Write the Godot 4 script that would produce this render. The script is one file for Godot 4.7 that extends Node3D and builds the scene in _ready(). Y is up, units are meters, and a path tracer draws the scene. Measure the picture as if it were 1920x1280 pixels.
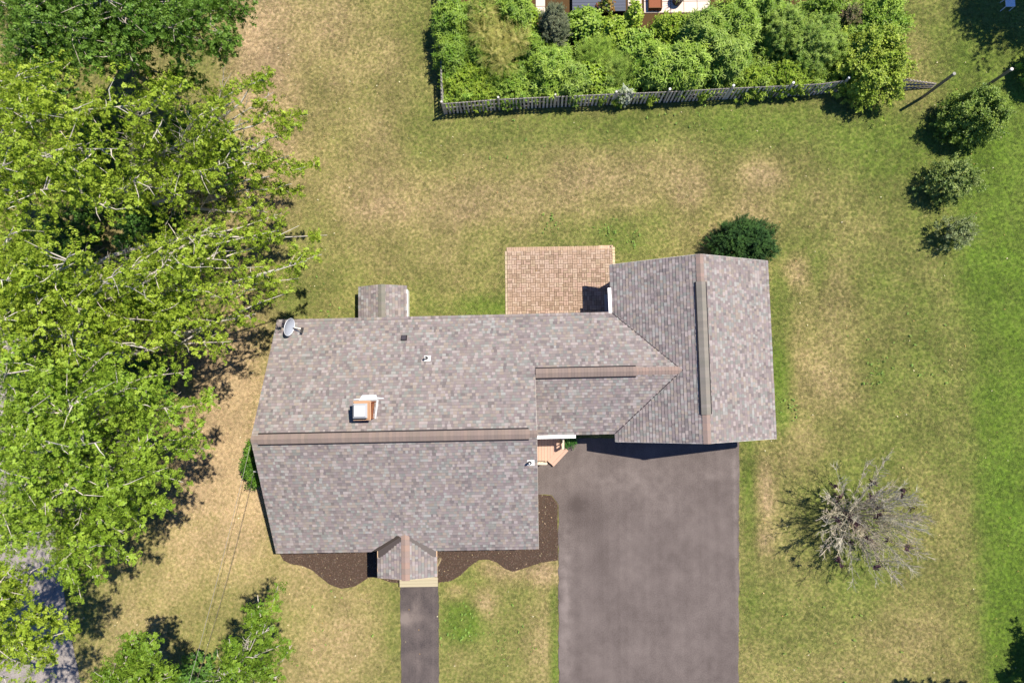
extends Node3D
# A suburban house with a new shingle roof, seen from a drone 34 m above the lawn. Metres; x to the east, z to the south, y up.

const TURN := 0.021          # the house stands a little askew to the axes
const EAVE := 2.6
const PITCH := 0.558
var rng := RandomNumberGenerator.new()
var taken := {}
var M := {}
var lawn_image: Image
var shingle_parts := 0
var noise := FastNoiseLite.new()
const LAWN_X := -32.0
const LAWN_Z := -25.0
const LAWN_W := 64.0
const LAWN_D := 46.0


# ---------------------------------------------------------------- mesh collector
class Shape:
	var v := PackedVector3Array()
	var n := PackedVector3Array()
	var c := PackedColorArray()
	var uv := PackedVector2Array()

	func tri(a: Vector3, b: Vector3, d: Vector3, col := Color.WHITE) -> void:
		var m := (d - a).cross(b - a).normalized()
		v.append(a); v.append(b); v.append(d)
		for i in 3:
			n.append(m); c.append(col)

	func quad(a: Vector3, b: Vector3, d: Vector3, e: Vector3, col := Color.WHITE) -> void:
		tri(a, b, d, col)
		tri(a, d, e, col)

	# a quad whose front looks along «out»
	func face(a: Vector3, b: Vector3, d: Vector3, e: Vector3, out: Vector3, col := Color.WHITE) -> void:
		if (d - a).cross(b - a).dot(out) < 0.0:
			quad(a, e, d, b, col)
		else:
			quad(a, b, d, e, col)

	func box(xf: Transform3D, size: Vector3, col := Color.WHITE, bottom := true) -> void:
		var h := size / 2.0
		var p := []
		for i in 8:
			p.append(xf * Vector3(h.x if i & 1 else -h.x, h.y if i & 2 else -h.y, h.z if i & 4 else -h.z))
		face(p[0], p[2], p[6], p[4], -xf.basis.x, col)
		face(p[1], p[3], p[7], p[5], xf.basis.x, col)
		face(p[2], p[3], p[7], p[6], xf.basis.y, col)
		face(p[0], p[1], p[3], p[2], -xf.basis.z, col)
		face(p[4], p[5], p[7], p[6], xf.basis.z, col)
		if bottom:
			face(p[0], p[1], p[5], p[4], -xf.basis.y, col)

	# straight bar between two points, w wide and t thick; «up» is the direction of the thickness
	func bar(a: Vector3, b: Vector3, w: float, t: float, col := Color.WHITE, up := Vector3.UP) -> void:
		var z := (b - a).normalized()
		var x := up.cross(z).normalized()
		box(Transform3D(Basis(x, z.cross(x), z), (a + b) / 2.0), Vector3(w, t, (b - a).length()), col)

	func tube(pts: Array, radii: Array, sides := 6, col := Color.WHITE) -> void:
		var side := Vector3.ZERO
		var ring := []
		var out := []
		for i in pts.size():
			var along: Vector3 = (pts[mini(i + 1, pts.size() - 1)] - pts[maxi(i - 1, 0)]).normalized()
			if side == Vector3.ZERO:
				side = along.cross(Vector3.RIGHT if absf(along.x) < 0.8 else Vector3.UP).normalized()
			side = (side - along * side.dot(along)).normalized()
			var up := along.cross(side)
			var r := []
			var o := []
			for k in sides:
				var d := side * cos(TAU * k / sides) + up * sin(TAU * k / sides)
				r.append(pts[i] + d * radii[i])
				o.append(d)
			ring.append(r); out.append(o)
		for i in pts.size() - 1:
			for k in sides:
				var l := (k + 1) % sides
				for q in [[i, k], [i + 1, l], [i, l], [i, k], [i + 1, k], [i + 1, l]]:
					v.append(ring[q[0]][q[1]]); n.append(out[q[0]][q[1]]); c.append(col)
		for e in [0, pts.size() - 1]:
			for k in range(1, sides - 1):
				if e == 0:
					tri(ring[e][0], ring[e][k], ring[e][k + 1], col)
				else:
					tri(ring[e][0], ring[e][k + 1], ring[e][k], col)

	# a level sheet with the outline «poly», its top at y and its edge going down by «deep»
	func slab(poly: PackedVector2Array, y: float, deep: float, col := Color.WHITE, uv_scale := 1.0) -> void:
		var idx := Geometry2D.triangulate_polygon(poly)
		for i in range(0, idx.size(), 3):
			var a := poly[idx[i]]; var b := poly[idx[i + 1]]; var d := poly[idx[i + 2]]
			if (b - a).cross(d - a) < 0.0:
				var s := b; b = d; d = s
			for q in [a, b, d]:
				v.append(Vector3(q.x, y, q.y)); n.append(Vector3.UP); c.append(col); uv.append(q * uv_scale)
		if deep > 0.0:
			var mid := Vector2.ZERO
			var turn := 0.0
			for i in poly.size():
				turn += poly[i].cross(poly[(i + 1) % poly.size()])
			for i in poly.size():
				var a := poly[i]; var b := poly[(i + 1) % poly.size()]
				var out := Vector3(b.y - a.y, 0, a.x - b.x) * signf(turn)
				face(Vector3(a.x, y, a.y), Vector3(b.x, y, b.y), Vector3(b.x, y - deep, b.y), Vector3(a.x, y - deep, a.y), out, col)
				for q in [0, 1, 2, 3, 4, 5]:
					uv.append(a * uv_scale)

	# the outline «poly» (in x and y) pulled along z from z0 to z1
	func prism(poly: PackedVector2Array, z0: float, z1: float, xf := Transform3D(), col := Color.WHITE) -> void:
		var idx := Geometry2D.triangulate_polygon(poly)
		for i in range(0, idx.size(), 3):
			for z in [z0, z1]:
				var a := xf * Vector3(poly[idx[i]].x, poly[idx[i]].y, z)
				var b := xf * Vector3(poly[idx[i + 1]].x, poly[idx[i + 1]].y, z)
				var d := xf * Vector3(poly[idx[i + 2]].x, poly[idx[i + 2]].y, z)
				var out := xf.basis.z * (1.0 if z == z1 else -1.0) * signf(z1 - z0)
				if (d - a).cross(b - a).dot(out) < 0.0:
					tri(a, d, b, col)
				else:
					tri(a, b, d, col)
		var turn := 0.0
		for i in poly.size():
			turn += poly[i].cross(poly[(i + 1) % poly.size()])
		for i in poly.size():
			var a := poly[i]; var b := poly[(i + 1) % poly.size()]
			var out := xf.basis * (Vector3(b.y - a.y, a.x - b.x, 0) * signf(turn))
			face(xf * Vector3(a.x, a.y, z0), xf * Vector3(b.x, b.y, z0), xf * Vector3(b.x, b.y, z1), xf * Vector3(a.x, a.y, z1), out, col)

	func mesh() -> ArrayMesh:
		var a := []
		a.resize(Mesh.ARRAY_MAX)
		a[Mesh.ARRAY_VERTEX] = v
		a[Mesh.ARRAY_NORMAL] = n
		a[Mesh.ARRAY_COLOR] = c
		if uv.size() == v.size():
			a[Mesh.ARRAY_TEX_UV] = uv
		var m := ArrayMesh.new()
		m.add_surface_from_arrays(Mesh.PRIMITIVE_TRIANGLES, a)
		return m


# ---------------------------------------------------------------- objects
func numbered(called: String) -> String:
	taken[called] = taken.get(called, -1) + 1
	return called if taken[called] == 0 else "%s_%03d" % [called, taken[called]]


func thing(called: String, label: String, category: String, at := Vector3.ZERO, group := "", kind := "") -> Node3D:
	var o := Node3D.new()
	o.name = numbered(called)
	o.position = at
	o.set_meta("label", label)
	o.set_meta("category", category)
	if group:
		o.set_meta("group", group)
	if kind:
		o.set_meta("kind", kind)
	add_child(o, true)
	return o


func part(called: String, mesh: Mesh, mat: Material, parent: Node, kind := "") -> MeshInstance3D:
	var o := MeshInstance3D.new()
	o.name = called
	o.mesh = mesh
	o.material_override = mat
	if kind:
		o.set_meta("kind", kind)
	parent.add_child(o, true)
	return o


func structure(called: String, mesh: Mesh, mat: Material, label: String, category: String) -> MeshInstance3D:
	var o := part(called, mesh, mat, self, "structure")
	o.set_meta("label", label)
	o.set_meta("category", category)
	return o


func scatter(called: String, mesh: Mesh, mat: Material, where: Array, tint: PackedColorArray, parent: Node) -> MultiMeshInstance3D:
	var mm := MultiMesh.new()
	mm.transform_format = MultiMesh.TRANSFORM_3D
	mm.use_colors = true
	mm.mesh = mesh
	mm.instance_count = where.size()
	for i in where.size():
		mm.set_instance_transform(i, where[i])
		mm.set_instance_color(i, tint[i])
	var o := MultiMeshInstance3D.new()
	o.name = called
	o.multimesh = mm
	o.material_override = mat
	o.set_meta("kind", "stuff")
	parent.add_child(o, true)
	return o


func rnd(a: float, b: float) -> float:
	return rng.randf_range(a, b)


func jitter(col: Color, by: float) -> Color:
	var k := 1.0 + rnd(-by, by)
	return Color(col.r * k * (1 + rnd(-by, by) * 0.3), col.g * k, col.b * k * (1 + rnd(-by, by) * 0.3))


func srgb(r: int, g: int, b: int) -> Color:      # a base colour noted in sRGB, as linear
	return Color8(r, g, b).srgb_to_linear()


func paint(rough := 0.85, spec := 0.3) -> StandardMaterial3D:      # takes its colour from the vertices
	var m := StandardMaterial3D.new()
	m.vertex_color_use_as_albedo = true
	m.roughness = rough
	m.metallic_specular = spec
	return m


func grain(m: StandardMaterial3D, freq: float, relief: float, size := 256, scale := 1.0) -> StandardMaterial3D:
	var t := NoiseTexture2D.new()
	var f := FastNoiseLite.new()
	f.frequency = freq
	f.fractal_octaves = 4
	t.noise = f
	t.seamless = true
	t.width = size
	t.height = size
	m.heightmap_enabled = true
	m.heightmap_texture = t
	m.heightmap_scale = relief
	m.uv1_triplanar = true
	m.uv1_world_triplanar = true
	m.uv1_scale = Vector3.ONE * scale
	return m


func leafy(through: Color, rough := 0.5) -> StandardMaterial3D:
	var m := paint(rough, 0.4)
	m.cull_mode = BaseMaterial3D.CULL_DISABLED
	m.backlight_enabled = true
	m.backlight = through
	return m


func flat(called: String, st: Shape, mat: Material, parent: Node, kind := "") -> MeshInstance3D:
	return part(called, st.mesh(), mat, parent, kind)


# ---------------------------------------------------------------- leaves
func leaf(st: Shape, at: Vector3, along: Vector3, up: Vector3, long: float, wide: float, kind: String) -> void:
	var side := along.cross(up).normalized()
	var lift := side.cross(along).normalized()
	var rim: Array
	if kind == "maple":
		rim = [[0.0, 0.0], [0.22, 0.42], [0.36, 0.2], [0.72, 0.5], [0.66, 0.17], [1.0, 0.0], [0.66, -0.17], [0.72, -0.5], [0.36, -0.2], [0.22, -0.42]]
	elif kind == "oval":
		rim = [[0.0, 0.0], [0.3, 0.4], [0.7, 0.38], [1.0, 0.0], [0.7, -0.38], [0.3, -0.4]]
	else:
		rim = [[0.0, 0.0], [0.35, 0.5], [1.0, 0.0], [0.35, -0.5]]
	var pts := []
	for r in rim:
		pts.append(at + along * (r[0] * long) + side * (r[1] * wide) + lift * (absf(r[1]) * wide * 0.3 - r[0] * r[0] * long * 0.22))
	var mid := at + along * (0.4 * long) - lift * (long * 0.035)
	for i in pts.size():
		st.tri(mid, pts[(i + 1) % pts.size()], pts[i])


# a twig along +y with leaves set round it
func spray(kind: String, count: int, tall: float, long: float, wide: float, spread: float, seed_: int) -> ArrayMesh:
	rng.seed = seed_
	var st := Shape.new()
	for i in count:
		var f := (i + 0.5) / count
		var turn := i * 2.399 + rnd(-0.4, 0.4)
		var tilt := spread + rnd(-0.25, 0.25) + (1.0 - f) * 0.25
		var along := Vector3(cos(turn) * sin(tilt), cos(tilt), sin(turn) * sin(tilt)).normalized()
		var up := (Vector3.UP + Vector3(rnd(-0.5, 0.5), 0, rnd(-0.5, 0.5))).normalized()
		if absf(along.dot(up)) > 0.95:
			up = Vector3.RIGHT
		var s := rnd(0.75, 1.15)
		leaf(st, Vector3(rnd(-0.02, 0.02), f * tall, rnd(-0.02, 0.02)), along, up, long * s, wide * s, kind)
	return st.mesh()


func aim(dir: Vector3, roll: float, size: float) -> Basis:
	var y := dir.normalized()
	var x := y.cross(Vector3(0.31, 0.2, 0.93)).normalized()
	var z := x.cross(y)
	var b := Basis(x, y, z)
	return b * Basis(Vector3.UP, roll) * Basis.from_scale(Vector3.ONE * size)


# ---------------------------------------------------------------- plants
func shrub(called: String, label: String, category: String, at: Vector3, rx: float, rz: float, tall: float, mesh: Mesh, mat: Material, count: int, size: float, a: Color, b: Color, upright := 0.4, group := "", lumps := 0.35, stem_col := Color(0.12, 0.09, 0.06)) -> Node3D:
	var o := thing(called, label, category, Vector3(at.x, 0, at.z), group)
	var st := Shape.new()
	for i in 5:
		var q := Vector3(rnd(-0.5, 0.5) * rx, tall * rnd(0.5, 0.8), rnd(-0.5, 0.5) * rz)
		var foot := Vector3(rnd(-0.1, 0.1), -0.05, rnd(-0.1, 0.1))
		st.tube([foot, foot.lerp(q, 0.5) + Vector3(rnd(-0.08, 0.08), 0.05, rnd(-0.08, 0.08)), q], [0.028, 0.02, 0.008], 5, stem_col)
	flat("stem", st, M.bark, o, "stuff")
	var where := []
	var tint := PackedColorArray()
	var shift := rnd(0, 900)
	for i in count:
		var turn := rnd(0, TAU)
		var up := sqrt(rng.randf())
		var low := rnd(0.0, 1.0)
		var d := Vector3(cos(turn) * up, sqrt(maxf(0.0, 1 - up * up)), sin(turn) * up)
		var lump := 1.0 + lumps * noise.get_noise_3d(d.x * 90 + shift, d.y * 90, d.z * 90)
		var r := (0.62 + 0.38 * pow(low, 0.5)) * lump
		var p := Vector3(d.x * rx * r, tall * (0.12 + 0.88 * d.y * r) - (1 - d.y) * tall * 0.08, d.z * rz * r)
		if p.y < 0.08:
			p.y = 0.08 + rnd(0, 0.12)
		var dir := (Vector3(d.x, d.y * 0.8, d.z) * (1 - upright) + Vector3.UP * upright + Vector3(rnd(-0.4, 0.4), rnd(-0.2, 0.3), rnd(-0.4, 0.4))).normalized()
		where.append(Transform3D(aim(dir, rnd(0, TAU), size * rnd(0.75, 1.25)), p))
		tint.append(jitter(a.lerp(b, clampf(0.5 + 0.9 * noise.get_noise_3d(p.x * 60 + shift, p.y * 60, p.z * 60) + rnd(-0.35, 0.35), 0, 1)), 0.16))
	scatter("foliage", mesh, mat, where, tint, o)
	return o


# limbs run from the trunk to each target [point, spread]; leaf clusters hang on twigs round the outer part of each limb
func tree(called: String, label: String, at: Vector3, fork: Vector3, thick: float, targets: Array, mesh: Mesh, mat: Material, a: Color, b: Color, bark: Color, per: int, sprays: int, size: float, group := "", bare := 0.22) -> Node3D:
	var o := thing(called, label, "tree", Vector3(at.x, 0, at.z), group)
	var base := Vector3(at.x, 0, at.z)
	var top := fork - base
	var tr := Shape.new()
	tr.tube([Vector3(0, -0.2, 0), Vector3(0, 0.25, 0), top * 0.35 + Vector3(rnd(-0.1, 0.1), 0, rnd(-0.1, 0.1)), top * 0.7, top], [thick * 1.5, thick * 1.1, thick * 0.95, thick * 0.85, thick * 0.7], 12, bark * 0.8)
	flat("trunk", tr, M.bark, o)
	var where := []
	var tint := PackedColorArray()
	var tw := Shape.new()
	for t in targets:
		var tip: Vector3 = t[0] - base
		var wide: float = t[1]
		var start := top * rnd(0.72, 1.0)
		var reach := (tip - start).length()
		var bend := Vector3(rnd(-1, 1), 0, rnd(-1, 1)) * reach * 0.09 + Vector3(0, reach * 0.1, 0)
		var pts := []
		var rad := []
		var r0 := clampf(0.02 + reach * 0.0125, 0.04, thick * 0.6)
		for k in 8:
			var f := k / 7.0
			pts.append(start.lerp(tip, f) + bend * sin(f * PI) + Vector3(rnd(-1, 1), rnd(-0.6, 0.6), rnd(-1, 1)) * (reach * 0.02 * sin(f * PI) + 0.07 * f))
			rad.append(lerpf(r0, 0.009, pow(f, 0.7)))
		var li := Shape.new()
		li.tube(pts, rad, 7, jitter(bark, 0.1))
		flat("limb", li, M.bark, o)
		var n := maxi(3, int(per * wide))
		for k in n:
			var f := pow(rnd(0.12, 1.0), 0.55) if k > 2 else 1.0 - k * 0.05
			var from := _along(pts, f * 0.97)
			var off := Vector3(rnd(-1, 1), rnd(-0.6, 0.22), rnd(-1, 1))
			while off.length() > 1.0:
				off = Vector3(rnd(-1, 1), rnd(-0.6, 0.22), rnd(-1, 1))
			if k <= 2:
				off *= 0.35
			var end := from + off * wide * (0.45 + 0.55 * f) + (tip - start).normalized() * (wide * 0.35 if k > 2 else 0.12)
			var side := (end - from).length()
			var knee := from.lerp(end, 0.5) + Vector3(rnd(-1, 1), rnd(-0.3, 0.8), rnd(-1, 1)) * side * 0.14
			tw.tube([from, knee, end], [0.024 + side * 0.007, 0.017, 0.006], 4, jitter(bark, 0.15))
			var dead := rng.randf() < bare * 0.25
			var shade := rnd(-0.25, 0.25)
			for s in (0 if dead else int(sprays * rnd(0.6, 1.3))):
				var q := from.lerp(end, rnd(0.35, 1.12)) if rng.randf() < 0.45 else end
				var d := Vector3(rnd(-1, 1), rnd(-0.55, 0.55), rnd(-1, 1))
				q += d * minf(0.55, wide * 0.5) * rnd(0.3, 1.0)
				var dir := (d.normalized() + Vector3(0, 0.35, 0) + off * 0.5).normalized()
				where.append(Transform3D(aim(dir, rnd(0, TAU), size * rnd(0.7, 1.2)), q))
				tint.append(jitter(a.lerp(b, clampf(0.5 + shade + rnd(-0.3, 0.3), 0, 1)), 0.12))
		# bare side shoots
		for k in int(3 + reach * 0.75):
			var from := _along(pts, rnd(0.2, 0.66))
			var go := ((tip - start).normalized() + Vector3(rnd(-1, 1), rnd(0.1, 1.0), rnd(-1, 1))).normalized() * rnd(0.5, 1.7)
			var bow := Vector3(rnd(-0.2, 0.2), rnd(0, 0.2), rnd(-0.2, 0.2))
			var line := [from, from + go * 0.35 + bow * 0.7, from + go * 0.7 + bow, from + go + bow * 0.4]
			tw.tube(line, [0.022, 0.017, 0.011, 0.004], 4, jitter(bark, 0.2))
			for e in 3:
				var f2 := _along(line, rnd(0.35, 0.95))
				var g2 := (go.normalized() + Vector3(rnd(-1, 1), rnd(-0.2, 0.8), rnd(-1, 1)) * 0.9).normalized() * rnd(0.2, 0.6)
				tw.tube([f2, f2 + g2 * 0.5 + Vector3(0, 0.04, 0), f2 + g2], [0.013, 0.009, 0.004], 4, jitter(bark, 0.12))
	flat("twigs", tw, M.bark, o, "stuff")
	scatter("foliage", mesh, mat, where, tint, o)
	return o


func _along(pts: Array, f: float) -> Vector3:
	var x := clampf(f, 0, 0.999) * (pts.size() - 1)
	var i := int(x)
	return pts[i].lerp(pts[i + 1], x - i)


# ---------------------------------------------------------------- lawn colour
# [place, radius across, radius down, dryness 0..1]: lush and parched patches of the lawn
func dryness_map(patches: Array) -> Image:
	var w := 160
	var h := 115
	var im := Image.create_empty(w, h, false, Image.FORMAT_RF)
	for j in h:
		for i in w:
			var p := Vector2(LAWN_X + (i + 0.5) / w * LAWN_W, LAWN_Z + (j + 0.5) / h * LAWN_D)
			var sum := 0.55 * 0.35
			var weight := 0.35
			for q in patches:
				var d := Vector2((p.x - q[0].x) / q[1], (p.y - q[0].y) / q[2])
				var l := d.length_squared()
				if l < 6.0:
					var k: float = exp(-l * 1.2) * ((1.7 if q[3] > 0.75 else 1.0) if q.size() < 5 else q[4])
					sum += q[3] * k
					weight += k
			im.set_pixel(i, j, Color(sum / weight, 0, 0))
	return im


func in_poly(p: Vector2, poly: PackedVector2Array) -> bool:
	return Geometry2D.is_point_in_polygon(p, poly)


func wavy(poly: PackedVector2Array, step: float, amp: float) -> PackedVector2Array:      # a hand-cut edge
	var out := PackedVector2Array()
	for i in poly.size():
		var a := poly[i]
		var b := poly[(i + 1) % poly.size()]
		var n := maxi(1, int(a.distance_to(b) / step))
		for k in n:
			var p := a.lerp(b, float(k) / n)
			if k > 0:
				p += Vector2(rnd(-amp, amp), rnd(-amp, amp))
			out.append(p)
	return out


# ---------------------------------------------------------------- shingles
# One roof slope. o: a corner at the eave, u along the eave, v up the slope (unit vectors), spans: for the height s up the slope the list of [from, to] along u that is covered.
func shingle_slope(roof: Node, o: Vector3, u: Vector3, v: Vector3, long: float, spans: Callable, singles: int, exposure := 0.146) -> void:
	var up := u.cross(v).normalized()
	if up.y < 0:
		up = -up
	var st := Shape.new()
	var rows := int(ceil(long / exposure))
	var drift := rnd(0, 900)
	for j in rows:
		var s0 := j * exposure - (0.03 if j == 0 else 0.0)
		var s1 := minf((j + 1) * exposure + 0.03, long)
		var lo: Array = (spans as Callable).call(maxf(s0, 0.0))
		var hi: Array = (spans as Callable).call(minf(s1, long))
		for k in lo.size():
			if k >= hi.size():
				continue
			var a: float = minf(lo[k][0], hi[k][0])
			var end: float = maxf(lo[k][1], hi[k][1])
			a -= rnd(0.0, 0.2)
			while a < end - 0.01:
				var wide: float = [0.09, 0.11, 0.13, 0.14, 0.16, 0.2][rng.randi() % 6]
				var b := a + wide
				var a0 := clampf(a, lo[k][0], lo[k][1])
				var b0 := clampf(b, lo[k][0], lo[k][1])
				var a1 := clampf(a, hi[k][0], hi[k][1])
				var b1 := clampf(b, hi[k][0], hi[k][1])
				var tone := noise.get_noise_2d(a * 22 + drift, s0 * 22)
				var kind := int(clampf((rng.randf() * 0.9 + 0.05 + tone * 0.08) * 8.0, 0, 7))
				var raised := rnd(0.018, 0.034)
				if singles > 0 and j >= rows - 3 and j < rows - 1 and b0 - a0 > wide - 0.001 and b1 - a1 > wide - 0.001 and a0 < end - wide:
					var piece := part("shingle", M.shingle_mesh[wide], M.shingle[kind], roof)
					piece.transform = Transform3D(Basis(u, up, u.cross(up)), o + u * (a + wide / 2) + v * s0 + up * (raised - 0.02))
					if (u.cross(up)).dot(v) > 0:
						piece.basis = Basis(-u, up, (-u).cross(up))
					singles -= 1
				elif b0 > a0 or b1 > a1:
					var col := jitter(M.shingle_tone[kind], 0.09)
					var p0 := o + u * a0 + v * s0 + up * raised
					var p1 := o + u * b0 + v * s0 + up * raised
					var p2 := o + u * b1 + v * s1 + up * 0.006
					var p3 := o + u * a1 + v * s1 + up * 0.006
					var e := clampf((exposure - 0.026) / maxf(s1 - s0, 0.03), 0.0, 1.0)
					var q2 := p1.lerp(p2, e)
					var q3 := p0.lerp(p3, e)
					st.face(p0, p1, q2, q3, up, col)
					st.face(q3, q2, p2, p3, up, col.lerp(Color(0.08, 0.07, 0.07), 0.42))      # dark band painted along each course to stand for its shadow line
					st.face(p0, p1, p1 - up * 0.04, p0 - up * 0.04, -v, Color(0.05, 0.046, 0.046))
					st.face(p0, p3, p3 - up * 0.01, p0 - up * 0.03, -u, col)
					st.face(p1, p2, p2 - up * 0.01, p1 - up * 0.03, u, col)
				a = b
	flat("shingle_field", st, M.shingle_paint, roof, "stuff")


# folded cap shingles along a ridge from a to b
func ridge_caps(roof: Node, a: Vector3, b: Vector3, half: float, pitch: float, cols: Array, lift := 0.035, step := 0.14) -> void:
	var z := (b - a).normalized()
	var x := z.cross(Vector3.UP).normalized()
	var n := int((b - a).length() / step)
	var len := (b - a).length() / n
	var st := Shape.new()
	for i in n:
		var p0 := a + z * (i * len)
		var p1 := p0 + z * (len + 0.02)
		var col := jitter(cols[rng.randi() % cols.size()], 0.03)
		var up := Vector3.UP
		for s in [-1.0, 1.0]:
			var d: Vector3 = (x * s - up * pitch).normalized() * half
			st.face(p0 + up * (lift + 0.012), p1 + up * lift, p1 + d + up * lift, p0 + d + up * (lift + 0.012), up, col)
			st.face(p0 + d + up * (lift + 0.012), p1 + d + up * lift, p1 + d, p0 + d, x * s, col * 0.8)
			st.face(p0 + up * (lift + 0.012), p0 + d + up * (lift + 0.012), p0 + d, p0, -z, col)
	flat("ridge_cap", st, M.shingle_paint, roof, "stuff")


# the long raised vent on a ridge, capped with shingles
func ridge_vent(roof: Node, a: Vector3, b: Vector3, cols: Array) -> void:
	var z := (b - a).normalized()
	var x := z.cross(Vector3.UP).normalized()
	var core := Shape.new()
	for s in [-1.0, 1.0]:
		var d: Vector3 = (x * s - Vector3.UP * PITCH).normalized()
		core.bar(a + d * 0.15 + Vector3.UP * 0.04, b + d * 0.15 + Vector3.UP * 0.04, 0.27, 0.05, srgb(34, 31, 30), d.cross(z) * (-s))  # dark core left wider than the caps, painting in shadow gaps beside them
	var o := flat("ridge_vent", core, M.metal_paint, roof)
	ridge_caps(o, a, b, 0.235, PITCH, cols, 0.085)


# ---------------------------------------------------------------- scene
func _ready() -> void:
	rng.seed = 20240611
	var cam := Camera3D.new()
	cam.name = "camera"
	cam.fov = 53.13
	cam.near = 0.1
	cam.far = 900.0
	cam.position = Vector3(0, 34, 0)
	add_child(cam)
	cam.look_at_from_position(Vector3(0, 34, 0), Vector3(-0.664, 0, -2.524), Vector3(0, 0, -1))
	cam.current = true
	var we := WorldEnvironment.new()
	we.name = "world_environment"
	var env := Environment.new()
	env.background_mode = Environment.BG_SKY
	var sky := Sky.new()
	var air := ProceduralSkyMaterial.new()
	air.sky_top_color = Color(0.24, 0.42, 0.72)
	air.sky_horizon_color = Color(0.62, 0.70, 0.80)
	air.ground_bottom_color = Color(0.25, 0.26, 0.18)
	air.ground_horizon_color = Color(0.5, 0.52, 0.48)
	air.sky_energy_multiplier = 0.85
	air.ground_energy_multiplier = 0.5
	sky.sky_material = air
	env.sky = sky
	env.tonemap_mode = Environment.TONE_MAPPER_LINEAR
	env.tonemap_exposure = 1.55
	env.sdfgi_enabled = true
	env.ssao_enabled = true
	env.ssil_enabled = true
	we.environment = env
	add_child(we)
	var sun := DirectionalLight3D.new()
	sun.name = "sun"
	sun.light_energy = 1.6
	sun.light_color = Color(1.0, 0.97, 0.92)
	sun.light_angular_distance = 0.5
	sun.shadow_enabled = true
	add_child(sun)
	sun.look_at_from_position(Vector3(0.415, 1, -0.245) * 40, Vector3.ZERO, Vector3.UP)

	noise.frequency = 0.02
	noise.fractal_octaves = 3
	noise.seed = 5
	make_materials()
	make_grounds()
	make_house()
	make_house_details()
	make_patio()
	make_entries()
	make_fences()
	make_neighbour_yard()
	make_yard_things()
	make_garden()
	make_lawn_shrubs()
	make_trees()


func make_materials() -> void:
	M.bark = grain(paint(0.9, 0.2), 0.06, 0.6, 128, 1.5)
	M.paint = paint(0.7, 0.4)
	M.siding = paint(0.6, 0.4)
	M.metal_paint = paint(0.5, 0.5)
	M.white = paint(0.45, 0.5)
	M.wood = grain(paint(0.85, 0.25), 0.08, 0.3, 128, 2.0)
	M.shingle_paint = grain(paint(0.95, 0.15), 0.3, 0.25, 256, 4.0)
	M.glass = StandardMaterial3D.new()
	M.glass.albedo_color = Color(0.55, 0.65, 0.68, 0.35)
	M.glass.transparency = BaseMaterial3D.TRANSPARENCY_ALPHA
	M.glass.roughness = 0.05
	M.brick = grain(paint(0.95, 0.15), 0.2, 0.4, 128, 3.0)
	M.stone = grain(paint(0.9, 0.25), 0.15, 0.4, 256, 1.0)
	M.earth = grain(paint(1.0, 0.1), 0.12, 1.5, 256, 1.0)
	M.leaf = leafy(Color(0.6, 0.7, 0.35), 0.45)
	M.dull_leaf = leafy(Color(0.3, 0.34, 0.2), 0.6)
	M.needle = leafy(Color(0.15, 0.18, 0.1), 0.7)
	M.grass = leafy(Color(0.4, 0.42, 0.2), 0.8)
	M.shingle_tone = [srgb(114, 107, 106), srgb(126, 117, 116), srgb(125, 124, 120), srgb(130, 120, 119), srgb(131, 122, 118), srgb(139, 129, 121), srgb(147, 138, 135), srgb(142, 140, 136)]
	M.shingle = []
	for c in M.shingle_tone:
		var m: StandardMaterial3D = M.shingle_paint.duplicate()
		m.albedo_color = Color(c.r, c.g, c.b).linear_to_srgb()
		M.shingle.append(m)
	M.shingle_mesh = {}
	for w in [0.09, 0.11, 0.13, 0.14, 0.16, 0.2]:
		var st := Shape.new()
		var a := Vector3(-w / 2, 0.02, 0)
		var b := Vector3(w / 2, 0.02, 0)
		var c := Vector3(w / 2, 0.004, -0.17)
		var d := Vector3(-w / 2, 0.004, -0.17)
		st.face(a, b, b.lerp(c, 0.7), a.lerp(d, 0.7), Vector3.UP)
		st.face(a.lerp(d, 0.7), b.lerp(c, 0.7), c, d, Vector3.UP, Color(0.65, 0.65, 0.65))  # upper strip tinted darker, the same painted shadow line
		st.face(a, b, b - Vector3(0, 0.03, 0), a - Vector3(0, 0.03, 0), Vector3(0, 0, 1))
		st.face(a, d, d - Vector3(0, 0.01, 0), a - Vector3(0, 0.03, 0), Vector3.LEFT)
		st.face(b, c, c - Vector3(0, 0.01, 0), b - Vector3(0, 0.03, 0), Vector3.RIGHT)
		M.shingle_mesh[w] = st.mesh()
	M.maple = spray("maple", 12, 0.28, 0.108, 0.105, 1.15, 11)
	M.maple_dark = spray("maple", 12, 0.25, 0.1, 0.1, 1.1, 12)
	M.lance = spray("lance", 20, 0.4, 0.2, 0.046, 1.2, 13)
	M.small = spray("oval", 16, 0.2, 0.055, 0.036, 0.95, 14)
	M.broad = spray("oval", 8, 0.3, 0.13, 0.11, 1.2, 15)
	M.feather = spray("lance", 46, 0.42, 0.1, 0.007, 0.75, 16)
	M.scale = spray("lance", 34, 0.24, 0.075, 0.016, 0.7, 17)
	M.oval = spray("oval", 12, 0.26, 0.085, 0.055, 1.0, 18)


# ---------------------------------------------------------------- ground
var drive_poly: PackedVector2Array
var walk_poly: PackedVector2Array
var road_poly: PackedVector2Array
var patio_poly: PackedVector2Array
var beds: Array
var garden_poly: PackedVector2Array
var house_polys: Array


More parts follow.
